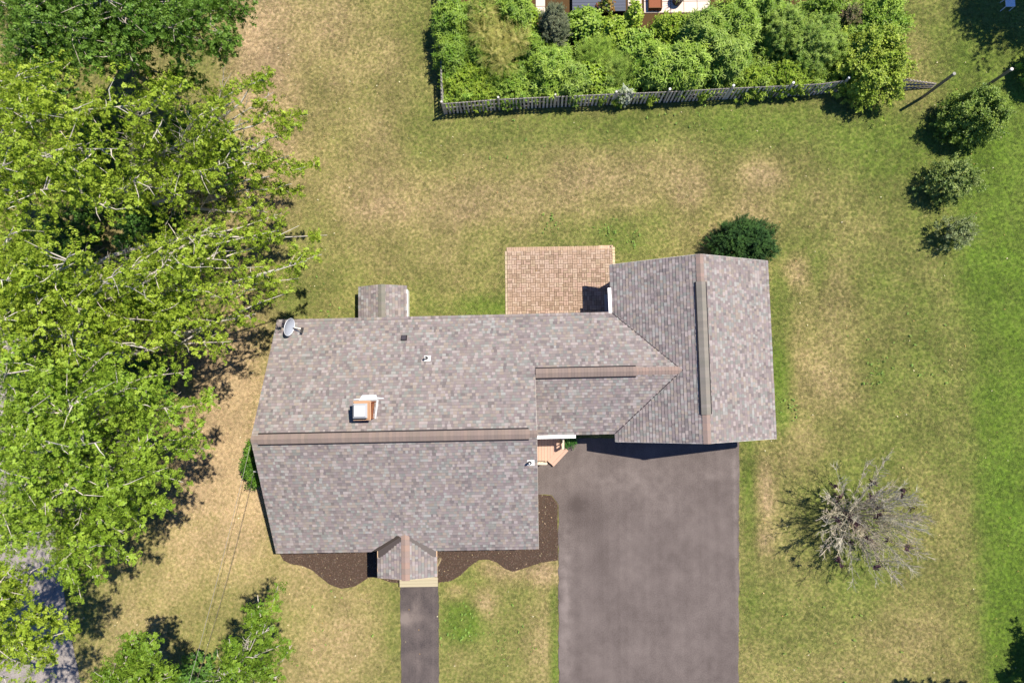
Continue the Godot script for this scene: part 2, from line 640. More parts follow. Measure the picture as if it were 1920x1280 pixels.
func noise_bytes(freq: float, seed_: int, w: int, h: int, oct := 4, kind := FastNoiseLite.TYPE_SIMPLEX_SMOOTH) -> PackedByteArray:
	var f := FastNoiseLite.new()
	f.noise_type = kind
	f.seed = seed_
	f.frequency = freq
	f.fractal_octaves = oct
	var im := f.get_image(w, h, false, false, false)
	im.convert(Image.FORMAT_L8)
	return im.get_data()


func make_grounds() -> void:
	drive_poly = PackedVector2Array([Vector2(0.39, 2.29), Vector2(10.52, 2.22), Vector2(10.38, 6.85), Vector2(10.19, 13.87), Vector2(10.06, 19.24), Vector2(1.57, 19.33), Vector2(1.59, 13.94), Vector2(1.60, 8.16), Vector2(1.61, 5.47), Vector2(1.30, 5.04), Vector2(0.38, 4.96)])
	walk_poly = PackedVector2Array([Vector2(-6.13, 9.27), Vector2(-4.25, 9.26), Vector2(-4.19, 13.99), Vector2(-4.15, 19.40), Vector2(-5.96, 19.42), Vector2(-6.02, 14.00)])
	road_poly = PackedVector2Array([Vector2(-35.22, -6.97), Vector2(-25.73, -6.39), Vector2(-25.01, -3.10), Vector2(-24.27, 1.73), Vector2(-23.43, 6.47), Vector2(-22.79, 9.57), Vector2(-21.73, 14.13), Vector2(-20.43, 19.58), Vector2(-33.24, 19.72)])
	patio_poly = PackedVector2Array([Vector2(-0.93, -7.19), Vector2(4.36, -7.28), Vector2(4.42, -3.05), Vector2(-0.85, -3.06)])
	beds = [
		PackedVector2Array([Vector2(-12.11, 7.46), Vector2(-12.09, 7.92), Vector2(-11.88, 8.23), Vector2(-11.53, 8.40), Vector2(-10.97, 8.48), Vector2(-10.47, 8.68), Vector2(-10.07, 9.01), Vector2(-9.59, 9.37), Vector2(-9.01, 9.57), Vector2(-8.35, 9.46), Vector2(-7.97, 9.23), Vector2(-7.71, 9.05), Vector2(-7.45, 9.00), Vector2(-7.03, 9.10), Vector2(-6.60, 9.25), Vector2(-6.13, 9.27), Vector2(-6.16, 7.18)]),
		PackedVector2Array([Vector2(-4.32, 7.17), Vector2(-4.31, 9.26), Vector2(-3.66, 9.18), Vector2(-3.14, 8.87), Vector2(-2.75, 8.49), Vector2(-2.31, 8.18), Vector2(-1.84, 8.13), Vector2(-1.39, 8.28), Vector2(-1.00, 8.58), Vector2(-0.61, 8.71), Vector2(-0.01, 8.53), Vector2(0.77, 8.27), Vector2(1.57, 8.16), Vector2(1.58, 5.48), Vector2(1.27, 5.06), Vector2(-0.01, 4.99), Vector2(-0.01, 7.15)]),
	]
	garden_poly = PackedVector2Array([Vector2(-4.32, -23.81), Vector2(-4.11, -14.33), Vector2(-1.21, -14.51), Vector2(3.16, -14.75), Vector2(7.24, -14.86), Vector2(12.38, -15.04), Vector2(15.62, -15.23), Vector2(17.77, -15.27), Vector2(18.69, -16.94), Vector2(18.63, -23.50)])
	house_polys = [
		PackedVector2Array([_h(-11.1, -3.2), _h(4.4, -3.2), _h(4.4, -5.5), _h(11.0, -5.5), _h(11.0, 2.0), _h(4.4, 2.0), _h(4.4, 1.6), _h(0.1, 1.6), _h(0.1, 6.7), _h(-11.1, 6.7)]),
		PackedVector2Array([Vector2(-8.33, -5.10), Vector2(-5.93, -5.09), Vector2(-5.91, -3.61), Vector2(-8.31, -3.61)]),
	]

	# lawn colour: parched straw over green, worked out once on a texture that covers the yard
	var patches := [
		[Vector2(-13.40, -17.26), 1.5, 3.0, 1.05, 3.0], [Vector2(-13.26, -11.87), 2.0, 3.5, 0.85], [Vector2(-10.64, -18.09), 2.2, 2.5, 0.8], [Vector2(-7.86, -18.63), 2.5, 3.0, 0.62], [Vector2(-5.62, -16.90), 0.9, 4.0, 0.3],
		[Vector2(-9.43, -12.97), 3.0, 2.0, 0.72], [Vector2(-6.43, -14.92), 2.0, 1.4, 0.5], [Vector2(-2.30, -13.34), 3.0, 0.8, 0.36], [Vector2(3.15, -13.57), 4.0, 0.9, 0.36], [Vector2(9.92, -13.66), 4.0, 0.9, 0.3], [Vector2(16.08, -13.06), 3.5, 1.3, 0.3],
		[Vector2(-0.94, -11.51), 3.0, 1.0, 0.62], [Vector2(-7.19, -9.89), 3.0, 1.4, 0.86], [Vector2(-2.29, -9.86), 3.0, 1.2, 0.88], [Vector2(2.04, -10.11), 3.0, 1.2, 0.82], [Vector2(5.82, -10.92), 3.0, 1.0, 0.72], [Vector2(8.24, -10.49), 1.0, 0.8, 0.92], [Vector2(12.00, -10.88), 1.0, 0.7, 0.95],
		[Vector2(11.14, -8.96), 1.2, 0.8, 0.78], [Vector2(5.51, -7.90), 1.6, 0.8, 0.36], [Vector2(7.38, -7.62), 1.2, 0.7, 0.6], [Vector2(-2.28, -7.12), 1.2, 1.2, 0.52], [Vector2(-7.69, -7.41), 2.5, 1.2, 0.62], [Vector2(-9.28, -5.24), 1.4, 1.3, 0.55], [Vector2(-6.05, -6.31), 1.5, 0.8, 0.7],
		[Vector2(-3.89, -5.76), 1.2, 0.9, 0.58], [Vector2(-2.00, -4.14), 1.3, 0.5, 0.15, 2.0], [Vector2(-4.42, -4.14), 1.0, 0.5, 0.4], [Vector2(-11.51, -7.98), 1.6, 2.4, 0.55], [Vector2(-11.44, -4.70), 1.0, 1.2, 0.4],
		[Vector2(12.75, -4.64), 0.45, 1.2, 0.25], [Vector2(12.56, -0.92), 0.4, 2.6, 0.1, 2.0], [Vector2(13.58, -5.97), 0.5, 0.6, 1.0, 2.0], [Vector2(14.76, -5.70), 0.4, 1.0, 0.35], [Vector2(15.51, -4.63), 0.8, 1.6, 0.86], [Vector2(15.12, -0.92), 1.4, 2.4, 0.76], [Vector2(13.45, 2.48), 1.0, 0.7, 0.8],
		[Vector2(17.35, -4.62), 1.8, 3.0, 0.6], [Vector2(17.21, -0.92), 0.8, 0.8, 0.4], [Vector2(16.46, -8.94), 2.0, 1.5, 0.6], [Vector2(19.01, -6.76), 1.4, 2.0, 0.62], [Vector2(15.49, -11.68), 2.0, 1.2, 0.45], [Vector2(18.97, -11.93), 1.5, 1.0, 0.35], [Vector2(19.90, -3.02), 1.0, 2.5, 0.48],
		[Vector2(19.70, -16.65), 0.8, 1.6, 0.66], [Vector2(22.14, -17.19), 1.6, 1.8, 0.22], [Vector2(23.43, -11.08), 1.6, 3.0, 0.12], [Vector2(23.36, -4.61), 1.4, 3.0, 0.08], [Vector2(23.29, 1.69), 1.3, 4.0, 0.05], [Vector2(23.21, 8.06), 1.2, 4.0, 0.05], [Vector2(22.95, 13.04), 1.0, 3.0, 0.05], [Vector2(26.01, -0.91), 2.5, 14.0, 0.08], [Vector2(22.74, -7.82), 1.0, 2.4, 0.16],
		[Vector2(10.90, 5.83), 0.35, 4.5, 0.2], [Vector2(11.76, 4.67), 0.32, 1.0, 1.0, 3.0], [Vector2(11.64, 7.10), 0.4, 0.7, 0.8], [Vector2(12.90, 3.51), 1.0, 1.0, 0.75], [Vector2(14.77, 9.36), 2.0, 2.0, 0.5], [Vector2(11.92, 10.88), 1.2, 2.5, 0.45], [Vector2(18.25, 11.34), 2.4, 1.8, 0.72], [Vector2(16.18, 12.59), 1.8, 1.2, 0.7],
		[Vector2(19.97, 6.81), 1.4, 3.0, 0.56], [Vector2(20.50, 11.82), 1.0, 2.0, 0.66], [Vector2(18.62, 2.47), 2.0, 1.2, 0.42], [Vector2(16.07, 1.69), 1.5, 0.8, 0.5], [Vector2(20.67, 2.72), 1.0, 1.6, 0.35],
		[Vector2(-8.97, 11.52), 2.2, 2.6, 0.84], [Vector2(-10.85, 9.25), 1.4, 1.0, 0.88], [Vector2(-10.03, 10.77), 1.0, 0.8, 0.6], [Vector2(-7.17, 10.24), 0.9, 1.0, 0.58], [Vector2(-6.50, 11.50), 0.4, 2.4, 0.4], [Vector2(-7.90, 13.52), 1.5, 1.2, 0.68], [Vector2(-7.44, 9.48), 0.7, 0.5, 0.6],
		[Vector2(-2.74, 9.08), 1.2, 0.5, 0.4], [Vector2(-3.12, 11.10), 0.75, 0.85, 0.02, 3.5], [Vector2(-3.10, 11.03), 0.15, 0.15, 1.0, 9.0], [Vector2(-1.96, 10.21), 0.5, 0.6, 0.95, 2.0], [Vector2(-3.39, 9.71), 0.4, 0.3, 0.9], [Vector2(-0.40, 9.95), 1.2, 0.8, 0.52], [Vector2(0.37, 11.46), 0.8, 1.6, 0.62],
		[Vector2(-1.18, 8.69), 0.8, 0.45, 1.0, 3.0], [Vector2(0.89, 8.80), 0.8, 0.5, 1.0, 3.0], [Vector2(0.75, 12.46), 0.5, 1.2, 0.85], [Vector2(-2.21, 12.98), 1.3, 1.0, 0.5], [Vector2(1.40, 11.95), 0.2, 2.5, 0.15, 1.5], [Vector2(-4.03, 11.99), 0.2, 3.0, 0.35],
		[Vector2(-14.84, -0.40), 1.3, 2.6, 1.08, 6.0], [Vector2(-14.99, 3.31), 1.5, 2.6, 1.08, 6.0], [Vector2(-13.58, 5.91), 0.8, 1.4, 1.0, 3.0], [Vector2(-15.42, 6.44), 1.8, 2.2, 0.98, 3.0], [Vector2(-14.81, 9.01), 2.2, 1.6, 0.74], [Vector2(-17.12, 10.81), 2.2, 2.0, 0.74], [Vector2(-12.75, 6.94), 0.5, 0.9, 0.7], [Vector2(-13.55, -2.54), 0.7, 1.0, 0.62],
		[Vector2(-19.20, 11.59), 1.6, 1.5, 0.8], [Vector2(-15.22, -4.17), 1.6, 1.2, 0.75], [Vector2(-17.01, -0.94), 2.5, 3.0, 0.9], [Vector2(-21.88, 10.84), 1.0, 1.5, 0.5], [Vector2(-13.72, -8.54), 1.6, 1.5, 0.65], [Vector2(-18.68, -9.12), 4.0, 5.0, 0.7], [Vector2(-22.57, -3.64), 4.0, 6.0, 0.7],
	]
	var w := 1600
	var h := 1150
	var dry := dryness_map(patches)
	dry.resize(w, h, Image.INTERPOLATE_CUBIC)
	var d := dry.get_data().to_float32_array()
	var n1 := noise_bytes(0.006, 3, w, h, 4)
	var n2 := noise_bytes(0.035, 8, w, h, 4)
	var n3 := noise_bytes(0.22, 21, w, h, 2)
	var n4 := noise_bytes(0.012, 33, w, h, 3)
	var ramp := [srgb(90, 113, 40), srgb(99, 113, 50), srgb(111, 115, 61), srgb(127, 121, 74), srgb(144, 130, 90), srgb(160, 139, 107)]
	var table := PackedByteArray()
	for i in 256:
		var f := i / 255.0 * 5.0
		var k := mini(4, int(f))
		var col: Color = ramp[k].lerp(ramp[k + 1], f - k).linear_to_srgb()
		table.append(int(col.r * 255)); table.append(int(col.g * 255)); table.append(int(col.b * 255))
	var data := PackedByteArray()
	data.resize(w * h * 3)
	for i in w * h:
		var f: float = d[i] + (n1[i] - 128) * 0.0016 + (n2[i] - 128) * 0.0006 + (n3[i] - 128) * 0.0016
		# the neighbour's watered lawn begins along a line down the east side
		var over: float = (LAWN_X + (i % w + 0.5) / w * LAWN_W) - (21.9 + (LAWN_Z + float(i / w) / h * LAWN_D) * 0.03)
		f -= 0.11 * clampf((over + 10.0) / 4.0, 0.0, 1.0)      # the east side keeps greener
		if over > -0.6:
			f = lerpf(f, minf(f, 0.06 + (n2[i] - 128) * 0.001), clampf((over + 0.6) / 1.2, 0.0, 1.0) * 0.3)
		var k := clampi(int(f * 255), 0, 255) * 3
		var lum := 1.0 + (n3[i] - 128) * 0.0010 + (n4[i] - 128) * 0.0008
		data[i * 3] = mini(255, int(table[k] * lum))
		data[i * 3 + 1] = mini(255, int(table[k + 1] * lum))
		data[i * 3 + 2] = mini(255, int(table[k + 2] * lum))
	lawn_image = Image.create_from_data(w, h, false, Image.FORMAT_RGB8, data)
	var lm := StandardMaterial3D.new()
	lm.albedo_texture = ImageTexture.create_from_image(lawn_image)
	lm.roughness = 1.0
	lm.metallic_specular = 0.1
	lm.texture_repeat = false
	var st := Shape.new()
	st.slab(PackedVector2Array([Vector2(LAWN_X, LAWN_Z), Vector2(LAWN_X + LAWN_W, LAWN_Z), Vector2(LAWN_X + LAWN_W, LAWN_Z + LAWN_D), Vector2(LAWN_X, LAWN_Z + LAWN_D)]), 0.0, 0.0)
	for i in st.uv.size():
		st.uv[i] = Vector2((st.v[i].x - LAWN_X) / LAWN_W, (st.v[i].z - LAWN_Z) / LAWN_D)
	structure("lawn", st.mesh(), lm, "dry patchy lawn of straw and green grass all round the house", "lawn")
	var far := Shape.new()
	far.slab(PackedVector2Array([Vector2(-400, -400), Vector2(400, -400), Vector2(400, 400), Vector2(-400, 400)]), -0.03, 0.0, srgb(112, 112, 52))
	var gm := StandardMaterial3D.new()
	var gt := NoiseTexture2D.new()
	gt.noise = FastNoiseLite.new()
	(gt.noise as FastNoiseLite).frequency = 0.02
	gt.seamless = true
	gt.width = 1024
	gt.height = 1024
	var gr := Gradient.new()
	gr.colors = PackedColorArray([Color8(92, 110, 42), Color8(110, 114, 60), Color8(140, 126, 86)])
	gr.offsets = PackedFloat32Array([0.2, 0.5, 0.8])
	gt.color_ramp = gr
	gm.albedo_texture = gt
	gm.uv1_triplanar = true
	gm.uv1_world_triplanar = true
	gm.uv1_scale = Vector3.ONE * 0.05
	gm.roughness = 1.0
	structure("ground", far.mesh(), gm, "wide grassy ground beyond the yard", "ground")

	make_pavements()
	make_grass()


# asphalt: computed speckle, tyre streaks along z, stains [place, rx, rz, amount]
func asphalt(poly: PackedVector2Array, dark: Color, pale: Color, stains: Array, streaks: float, seed_: int) -> StandardMaterial3D:
	var box := Rect2(poly[0], Vector2.ZERO)
	for p in poly:
		box = box.expand(p)
	var w := clampi(int(box.size.x * 50), 64, 700)
	var h := clampi(int(box.size.y * 50), 64, 1024)
	var fine := noise_bytes(0.35, seed_, w, h, 2)
	var mid := noise_bytes(0.03, seed_ + 1, w, h, 4)
	var wide := noise_bytes(0.008, seed_ + 2, w, h, 3)
	var lines := noise_bytes(0.05, seed_ + 3, w, 4, 3)
	var im := Image.create_empty(w, h, false, Image.FORMAT_RGB8)
	for j in h:
		for i in w:
			var k := j * w + i
			var f := 0.5 + (fine[k] - 128) * 0.005 + (mid[k] - 128) * 0.0020 + (wide[k] - 128) * 0.0026 + (lines[i] - 128) * 0.004 * streaks
			var p := box.position + Vector2((i + 0.5) / w * box.size.x, (j + 0.5) / h * box.size.y)
			for s in stains:
				var q := Vector2((p.x - s[0].x) / s[1], (p.y - s[0].y) / s[2])
				f += 1.5 * s[3] * exp(-q.length_squared() * 1.5) * (0.7 + (mid[k] - 100) * 0.006)
			im.set_pixel(i, j, dark.lerp(pale, clampf(f, -0.2, 1.6)).linear_to_srgb())
	var m := StandardMaterial3D.new()
	m.albedo_texture = ImageTexture.create_from_image(im)
	m.roughness = 0.92
	m.metallic_specular = 0.25
	m.texture_repeat = false
	m.uv1_scale = Vector3(1.0 / box.size.x, 1.0 / box.size.y, 1)
	m.uv1_offset = Vector3(-box.position.x / box.size.x, -box.position.y / box.size.y, 0)
	return m


func make_pavements() -> void:
	var st := Shape.new()
	st.slab(wavy(drive_poly, 0.25, 0.03), 0.03, 0.06)
	structure("driveway", st.mesh(), asphalt(drive_poly, srgb(82, 74, 71), srgb(108, 99, 95), [
		[Vector2(2.60, 5.47), 0.5, 0.4, -0.55], [Vector2(2.47, 5.60), 1.2, 1.2, -0.2], [Vector2(1.92, 9.94), 0.35, 4.5, 0.55], [Vector2(4.31, 4.31), 2.2, 0.8, 0.3], [Vector2(6.90, 5.07), 1.2, 1.4, 0.15], [Vector2(9.00, 4.04), 1.0, 0.3, 0.3], [Vector2(10.23, 3.78), 0.25, 0.5, 0.4], [Vector2(3.50, 6.88), 0.6, 3.5, -0.2], [Vector2(10.23, 6.85), 0.12, 6.0, 0.3], [Vector2(0.65, 4.32), 0.6, 0.6, -0.1],
	], 0.3, 41), "wide dark asphalt driveway in front of the garage", "driveway")
	var wk := Shape.new()
	wk.slab(wavy(walk_poly, 0.22, 0.025), 0.03, 0.06)
	structure("front_walk", wk.mesh(), asphalt(walk_poly, srgb(60, 55, 56), srgb(100, 91, 87), [
		[Vector2(-5.93, 10.99), 0.5, 0.35, 1.0], [Vector2(-5.46, 10.92), 0.7, 0.2, 0.35], [Vector2(-5.44, 10.36), 0.25, 0.4, 0.3], [Vector2(-5.06, 12.50), 0.8, 1.2, 0.1],
	], 0.5, 51), "narrow dark asphalt path leading to the front porch", "path")
	var rd := Shape.new()
	rd.slab(wavy(road_poly, 0.6, 0.06), 0.02, 0.05)
	structure("road", rd.mesh(), asphalt(road_poly, srgb(112, 106, 101), srgb(156, 148, 141), [], 0.4, 61), "pale grey worn road under the maple trees", "road")
	# mulch beds
	var k := 0
	for poly in beds:
		var mb := Shape.new()
		mb.slab(wavy(poly, 0.3, 0.015), 0.035, 0.06, srgb(76, 63, 54))
		structure("mulch_bed", mb.mesh(), M.earth, ["dark mulch bed with wavy edge west of the front porch", "dark mulch bed with wavy edge between porch and driveway"][k], "flower bed").name = numbered("mulch_bed")
		var chip := Shape.new()
		chip.box(Transform3D(), Vector3(0.05, 0.012, 0.022), Color.WHITE, false)
		var where := []
		var tint := PackedColorArray()
		var box := Rect2(poly[0], Vector2.ZERO)
		for p in poly:
			box = box.expand(p)
		for i in int(box.get_area() * 320):
			var p := box.position + Vector2(rng.randf(), rng.randf()) * box.size
			if in_poly(p, poly):
				where.append(Transform3D(Basis.from_euler(Vector3(rnd(-0.5, 0.5), rnd(0, TAU), rnd(-0.5, 0.5))) * Basis.from_scale(Vector3.ONE * rnd(0.5, 1.4)), Vector3(p.x, 0.042 + rnd(0, 0.015), p.y)))
				tint.append(jitter(srgb(90, 76, 66) if rng.randf() < 0.985 else srgb(170, 150, 120), 0.4))
		var mu := scatter("mulch", chip.mesh(), M.wood, where, tint, self)
		mu.name = numbered("mulch")
		mu.set_meta("label", ["shredded brown mulch spread west of the front porch", "shredded brown mulch spread between porch and driveway"][k])
		mu.set_meta("category", "mulch")
		k += 1


func covered(p: Vector2) -> bool:
	return in_poly(p, drive_poly) or in_poly(p, walk_poly) or in_poly(p, patio_poly) or in_poly(p, beds[0]) or in_poly(p, beds[1]) or in_poly(p, house_polys[0]) or in_poly(p, house_polys[1])


func make_grass() -> void:
	var st := Shape.new()
	for i in 7:
		var turn := rnd(0, TAU)
		var foot := Vector3(rnd(-0.05, 0.05), 0, rnd(-0.05, 0.05))
		var tip := foot + Vector3(cos(turn) * rnd(0.03, 0.09), rnd(0.035, 0.075), sin(turn) * rnd(0.03, 0.09))
		var side := Vector3(-sin(turn), 0, cos(turn)) * 0.008
		st.tri(foot - side, foot + side, tip)
	var where := []
	var tint := PackedColorArray()
	var tall := noise_bytes(0.03, 90, 512, 368, 3)
	for i in 330000:
		var p := Vector2(rnd(-27.5, 26.0), rnd(-21.0, 15.5))
		if p.x < -20.5 and in_poly(p, road_poly):
			continue
		if p.x > -12 and p.x < 11.5 and p.y > -8 and covered(p):
			continue
		if p.y < -13.5 and in_poly(p, garden_poly):
			continue
		var u := (p.x - LAWN_X) / LAWN_W
		var w := (p.y - LAWN_Z) / LAWN_D
		var col := lawn_image.get_pixel(int(u * 1600), int(w * 1150)).srgb_to_linear()
		var s := rnd(0.55, 1.15) * (0.85 + tall[int(w * 368) * 512 + int(u * 512)] / 500.0)
		where.append(Transform3D(Basis(Vector3.UP, rnd(0, TAU)) * Basis.from_scale(Vector3(s, s * rnd(0.6, 1.2), s)), Vector3(p.x, 0.0, p.y)))
		var k := rnd(0.7, 1.4) if rng.randf() < 0.95 else rnd(1.5, 2.0)
		tint.append(Color(col.r * k, col.g * k * rnd(0.94, 1.08), col.b * k))
	var g := scatter("grass", st.mesh(), M.grass, where, tint, self)
	var ww := []
	var wt := PackedColorArray()
	for q in [[Vector2(4.18, -8.13), 0.5, 26], [Vector2(5.38, -7.63), 0.35, 16], [Vector2(1.28, -8.47), 0.5, 18], [Vector2(17.20, -0.79), 0.7, 30], [Vector2(12.99, 0.65), 0.5, 18], [Vector2(-3.10, 11.23), 0.8, 40], [Vector2(-9.27, -4.69), 1.2, 14], [Vector2(8.57, -13.67), 2.5, 24], [Vector2(19.35, -2.49), 2.0, 26], [Vector2(14.70, 11.36), 3.0, 24], [Vector2(-0.92, 11.97), 1.5, 16], [Vector2(0.43, -13.18), 3.0, 22], [Vector2(-9.48, 12.03), 1.6, 12]]:
		for i in q[2]:
			var p: Vector2 = q[0] + Vector2(rng.randfn(0, 0.6), rng.randfn(0, 0.6)) * q[1]
			ww.append(Transform3D(aim(Vector3(rnd(-0.3, 0.3), 1, rnd(-0.3, 0.3)), rnd(0, TAU), rnd(0.2, 0.55)), Vector3(p.x, 0.0, p.y)))
			wt.append(jitter(srgb(118, 146, 62), 0.25))
	var wd := scatter("lawn_weeds", M.broad, M.dull_leaf, ww, wt, self)
	wd.set_meta("label", "small leafy weed rosettes dotted over the lawn")
	wd.set_meta("category", "weeds")
	var fw := []
	var ft := PackedColorArray()
	var lf := Shape.new()
	leaf(lf, Vector3(-0.04, 0.02, 0), Vector3.RIGHT, Vector3.UP, 0.09, 0.06, "oval")
	for i in 900:
		var p := Vector2(rnd(-22, 24), rnd(-18, 14))
		if rng.randf() < 0.4:
			p = Vector2(rng.randfn(-15, 3.5), rnd(-18, 14))
		if not in_poly(p, garden_poly) and not in_poly(p, house_polys[0]) and not in_poly(p, drive_poly):
			fw.append(Transform3D(Basis.from_euler(Vector3(rnd(-0.4, 0.4), rnd(0, TAU), rnd(-0.4, 0.4))) * Basis.from_scale(Vector3.ONE * rnd(0.4, 1.05)), Vector3(p.x, 0.045, p.y)))
			ft.append(jitter([srgb(190, 170, 120), srgb(160, 128, 76), srgb(206, 196, 160)][rng.randi() % 3], 0.15))
	var fl := scatter("fallen_leaves", lf.mesh(), M.dull_leaf, fw, ft, self)
	fl.set_meta("label", "pale dry leaves scattered over lawn and driveway")
	fl.set_meta("category", "leaves")
	g.set_meta("label", "short mown grass blades covering the dry lawn")
	g.set_meta("category", "grass")


# ---------------------------------------------------------------- house
func _h(x: float, z: float) -> Vector2:      # from the house's own axes to the ground's
	return Vector2(x * cos(TURN) + z * sin(TURN), -x * sin(TURN) + z * cos(TURN))


var house: Node3D


func gable_section(a: float, b: float, eave: float, pitch: float, thick: float) -> PackedVector2Array:
	var m := (a + b) / 2
	var top := eave + (b - a) / 2 * pitch
	return PackedVector2Array([Vector2(a, eave), Vector2(m, top), Vector2(b, eave), Vector2(b, eave - thick), Vector2(m, top - thick), Vector2(a, eave - thick)])


func make_house() -> void:
	house = thing("house", "single storey house with mottled grey brown shingle roofs and attached garage", "house")
	house.rotation.y = TURN
	var along_x := Transform3D(Basis(Vector3(0, 0, 1), Vector3.UP, Vector3(-1, 0, 0)), Vector3.ZERO)     # section (z, y) pulled along -x
	var deck := srgb(70, 62, 58)
	# walls: main block, link, garage wing; gables filled to the roof
	var w := Shape.new()
	var wall_col := srgb(222, 220, 212)
	w.prism(PackedVector2Array([Vector2(-3.17, -0.1), Vector2(-3.17, 2.5), Vector2(1.73, 5.25), Vector2(6.63, 2.5), Vector2(6.63, -0.1)]), 11.1, -0.06, along_x, wall_col)
	flat("wall", w, M.siding, house)
	var w2 := Shape.new()
	w2.prism(PackedVector2Array([Vector2(-3.17, -0.1), Vector2(-3.17, 2.5), Vector2(-0.81, 3.8), Vector2(1.55, 2.5), Vector2(1.55, -0.1)]), 0.05, -4.4, along_x, wall_col)
	flat("wall", w2, M.siding, house)
	var w3 := Shape.new()
	w3.prism(PackedVector2Array([Vector2(4.41, -0.1), Vector2(4.41, 2.5), Vector2(7.695, 4.3), Vector2(10.98, 2.5), Vector2(10.98, -0.1)]), -5.45, 1.98, Transform3D(), wall_col)
	flat("wall", w3, M.siding, house)

	# main roof
	var main := Shape.new()
	main.prism(gable_section(-3.57, 7.03, EAVE, PITCH, 0.2), 11.47, -0.42, along_x, deck)
	var roof := flat("main_roof", main, M.shingle_paint, house)
	var up_n := Vector3(0, PITCH, 1).normalized()
	var up_s := Vector3(0, PITCH, -1).normalized()
	var slope := 5.3 * sqrt(1 + PITCH * PITCH)
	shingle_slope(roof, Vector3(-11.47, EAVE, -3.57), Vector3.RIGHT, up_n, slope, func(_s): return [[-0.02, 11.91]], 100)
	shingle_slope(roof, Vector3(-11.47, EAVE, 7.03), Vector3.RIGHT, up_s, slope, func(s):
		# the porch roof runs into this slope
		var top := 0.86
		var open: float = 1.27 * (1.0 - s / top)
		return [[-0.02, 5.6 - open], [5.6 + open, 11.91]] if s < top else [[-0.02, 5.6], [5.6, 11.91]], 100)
	var cap_brown := [srgb(128, 114, 107), srgb(125, 112, 105), srgb(132, 117, 109)]
	var cap_pink := [srgb(138, 121, 113), srgb(135, 120, 112), srgb(142, 123, 114)]
	var cap_grey := [srgb(126, 121, 113), srgb(123, 118, 110), srgb(129, 123, 115)]
	var top := EAVE + 5.3 * PITCH
	ridge_caps(roof, Vector3(-11.49, top, 1.73), Vector3(0.44, top, 1.73), 0.17, PITCH, cap_brown)
	ridge_vent(roof, Vector3(-11.2, top + 0.01, 1.73), Vector3(0.1, top + 0.01, 1.73), cap_brown)

	# link roof
	var link := Shape.new()
	link.prism(gable_section(-3.57, 1.95, EAVE, PITCH, 0.2), -0.40, -6.84, along_x, deck)
	var lroof := flat("link_roof", link, M.shingle_paint, house)
	var lslope := 2.76 * sqrt(1 + PITCH * PITCH)
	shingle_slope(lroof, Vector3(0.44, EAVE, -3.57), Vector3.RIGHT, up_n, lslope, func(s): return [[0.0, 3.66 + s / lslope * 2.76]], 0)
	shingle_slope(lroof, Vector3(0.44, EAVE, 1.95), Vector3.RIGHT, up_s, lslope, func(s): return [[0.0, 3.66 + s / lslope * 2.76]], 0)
	var ltop := EAVE + 2.76 * PITCH
	ridge_caps(lroof, Vector3(0.44, ltop, -0.81), Vector3(6.82, ltop, -0.81), 0.19, PITCH, cap_pink)
	ridge_vent(lroof, Vector3(0.47, ltop + 0.01, -0.81), Vector3(4.85, ltop + 0.01, -0.81), cap_brown)

	# garage roof
	var gar := Shape.new()
	gar.prism(gable_section(4.08, 11.31, EAVE, PITCH, 0.2), -5.79, 2.32, Transform3D(), deck)
	var groof := flat("garage_roof", gar, M.shingle_paint, house)
	var gslope := 3.615 * sqrt(1 + PITCH * PITCH)
	var east := Vector3(1, PITCH, 0).normalized()
	var west := Vector3(-1, PITCH, 0).normalized()
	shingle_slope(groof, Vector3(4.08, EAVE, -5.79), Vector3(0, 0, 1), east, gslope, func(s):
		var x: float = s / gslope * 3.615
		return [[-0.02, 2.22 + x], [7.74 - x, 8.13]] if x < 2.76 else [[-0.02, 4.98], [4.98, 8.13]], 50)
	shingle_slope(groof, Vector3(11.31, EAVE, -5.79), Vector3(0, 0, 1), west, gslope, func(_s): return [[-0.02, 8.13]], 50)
	var gtop := EAVE + 3.615 * PITCH
	ridge_caps(groof, Vector3(7.695, gtop, -5.81), Vector3(7.695, gtop, 2.34), 0.19, PITCH, cap_pink)
	ridge_vent(groof, Vector3(7.695, gtop + 0.01, -4.6), Vector3(7.695, gtop + 0.01, 1.1), cap_grey)
	# woven valleys: a dark line of flashing where link and garage meet
	for q in [[-3.57, 1.0], [1.95, -1.0]]:
		var v := Shape.new()
		var a := Vector3(4.06, EAVE + 0.024, q[0])
		var b := Vector3(6.84, ltop + 0.024, -0.81)
		v.bar(a, b, 0.05, 0.01, srgb(62, 55, 53))
		flat("valley", v, M.metal_paint, groof)

	# fascia boards and drip edges
	var fascia := Shape.new()
	for q in [
		[Vector3(-11.47, 2.49, -3.59), Vector3(4.06, 2.49, -3.59)], [Vector3(-11.47, 2.49, 7.05), Vector3(-7.2, 2.49, 7.05)], [Vector3(-4.5, 2.49, 7.05), Vector3(0.42, 2.49, 7.05)], [Vector3(0.46, 2.49, 1.97), Vector3(4.05, 2.49, 1.97)],
		[Vector3(4.06, 2.49, -5.79), Vector3(4.06, 2.49, -3.6)], [Vector3(4.06, 2.49, 1.99), Vector3(4.06, 2.49, 2.32)], [Vector3(11.33, 2.49, -5.79), Vector3(11.33, 2.49, 2.32)],
	]:
		fascia.bar(q[0], q[1], 0.03, 0.18, srgb(215, 210, 203))
	flat("fascia", fascia, M.white, house)
	var rake := Shape.new()
	for q in [[-11.485, -3.57, 7.03], [0.435, -3.57, 7.03]]:
		for e in [q[1], q[2]]:
			rake.bar(Vector3(q[0], EAVE - 0.11, e), Vector3(q[0], top - 0.11, 1.73), 0.03, 0.16, srgb(190, 182, 172))
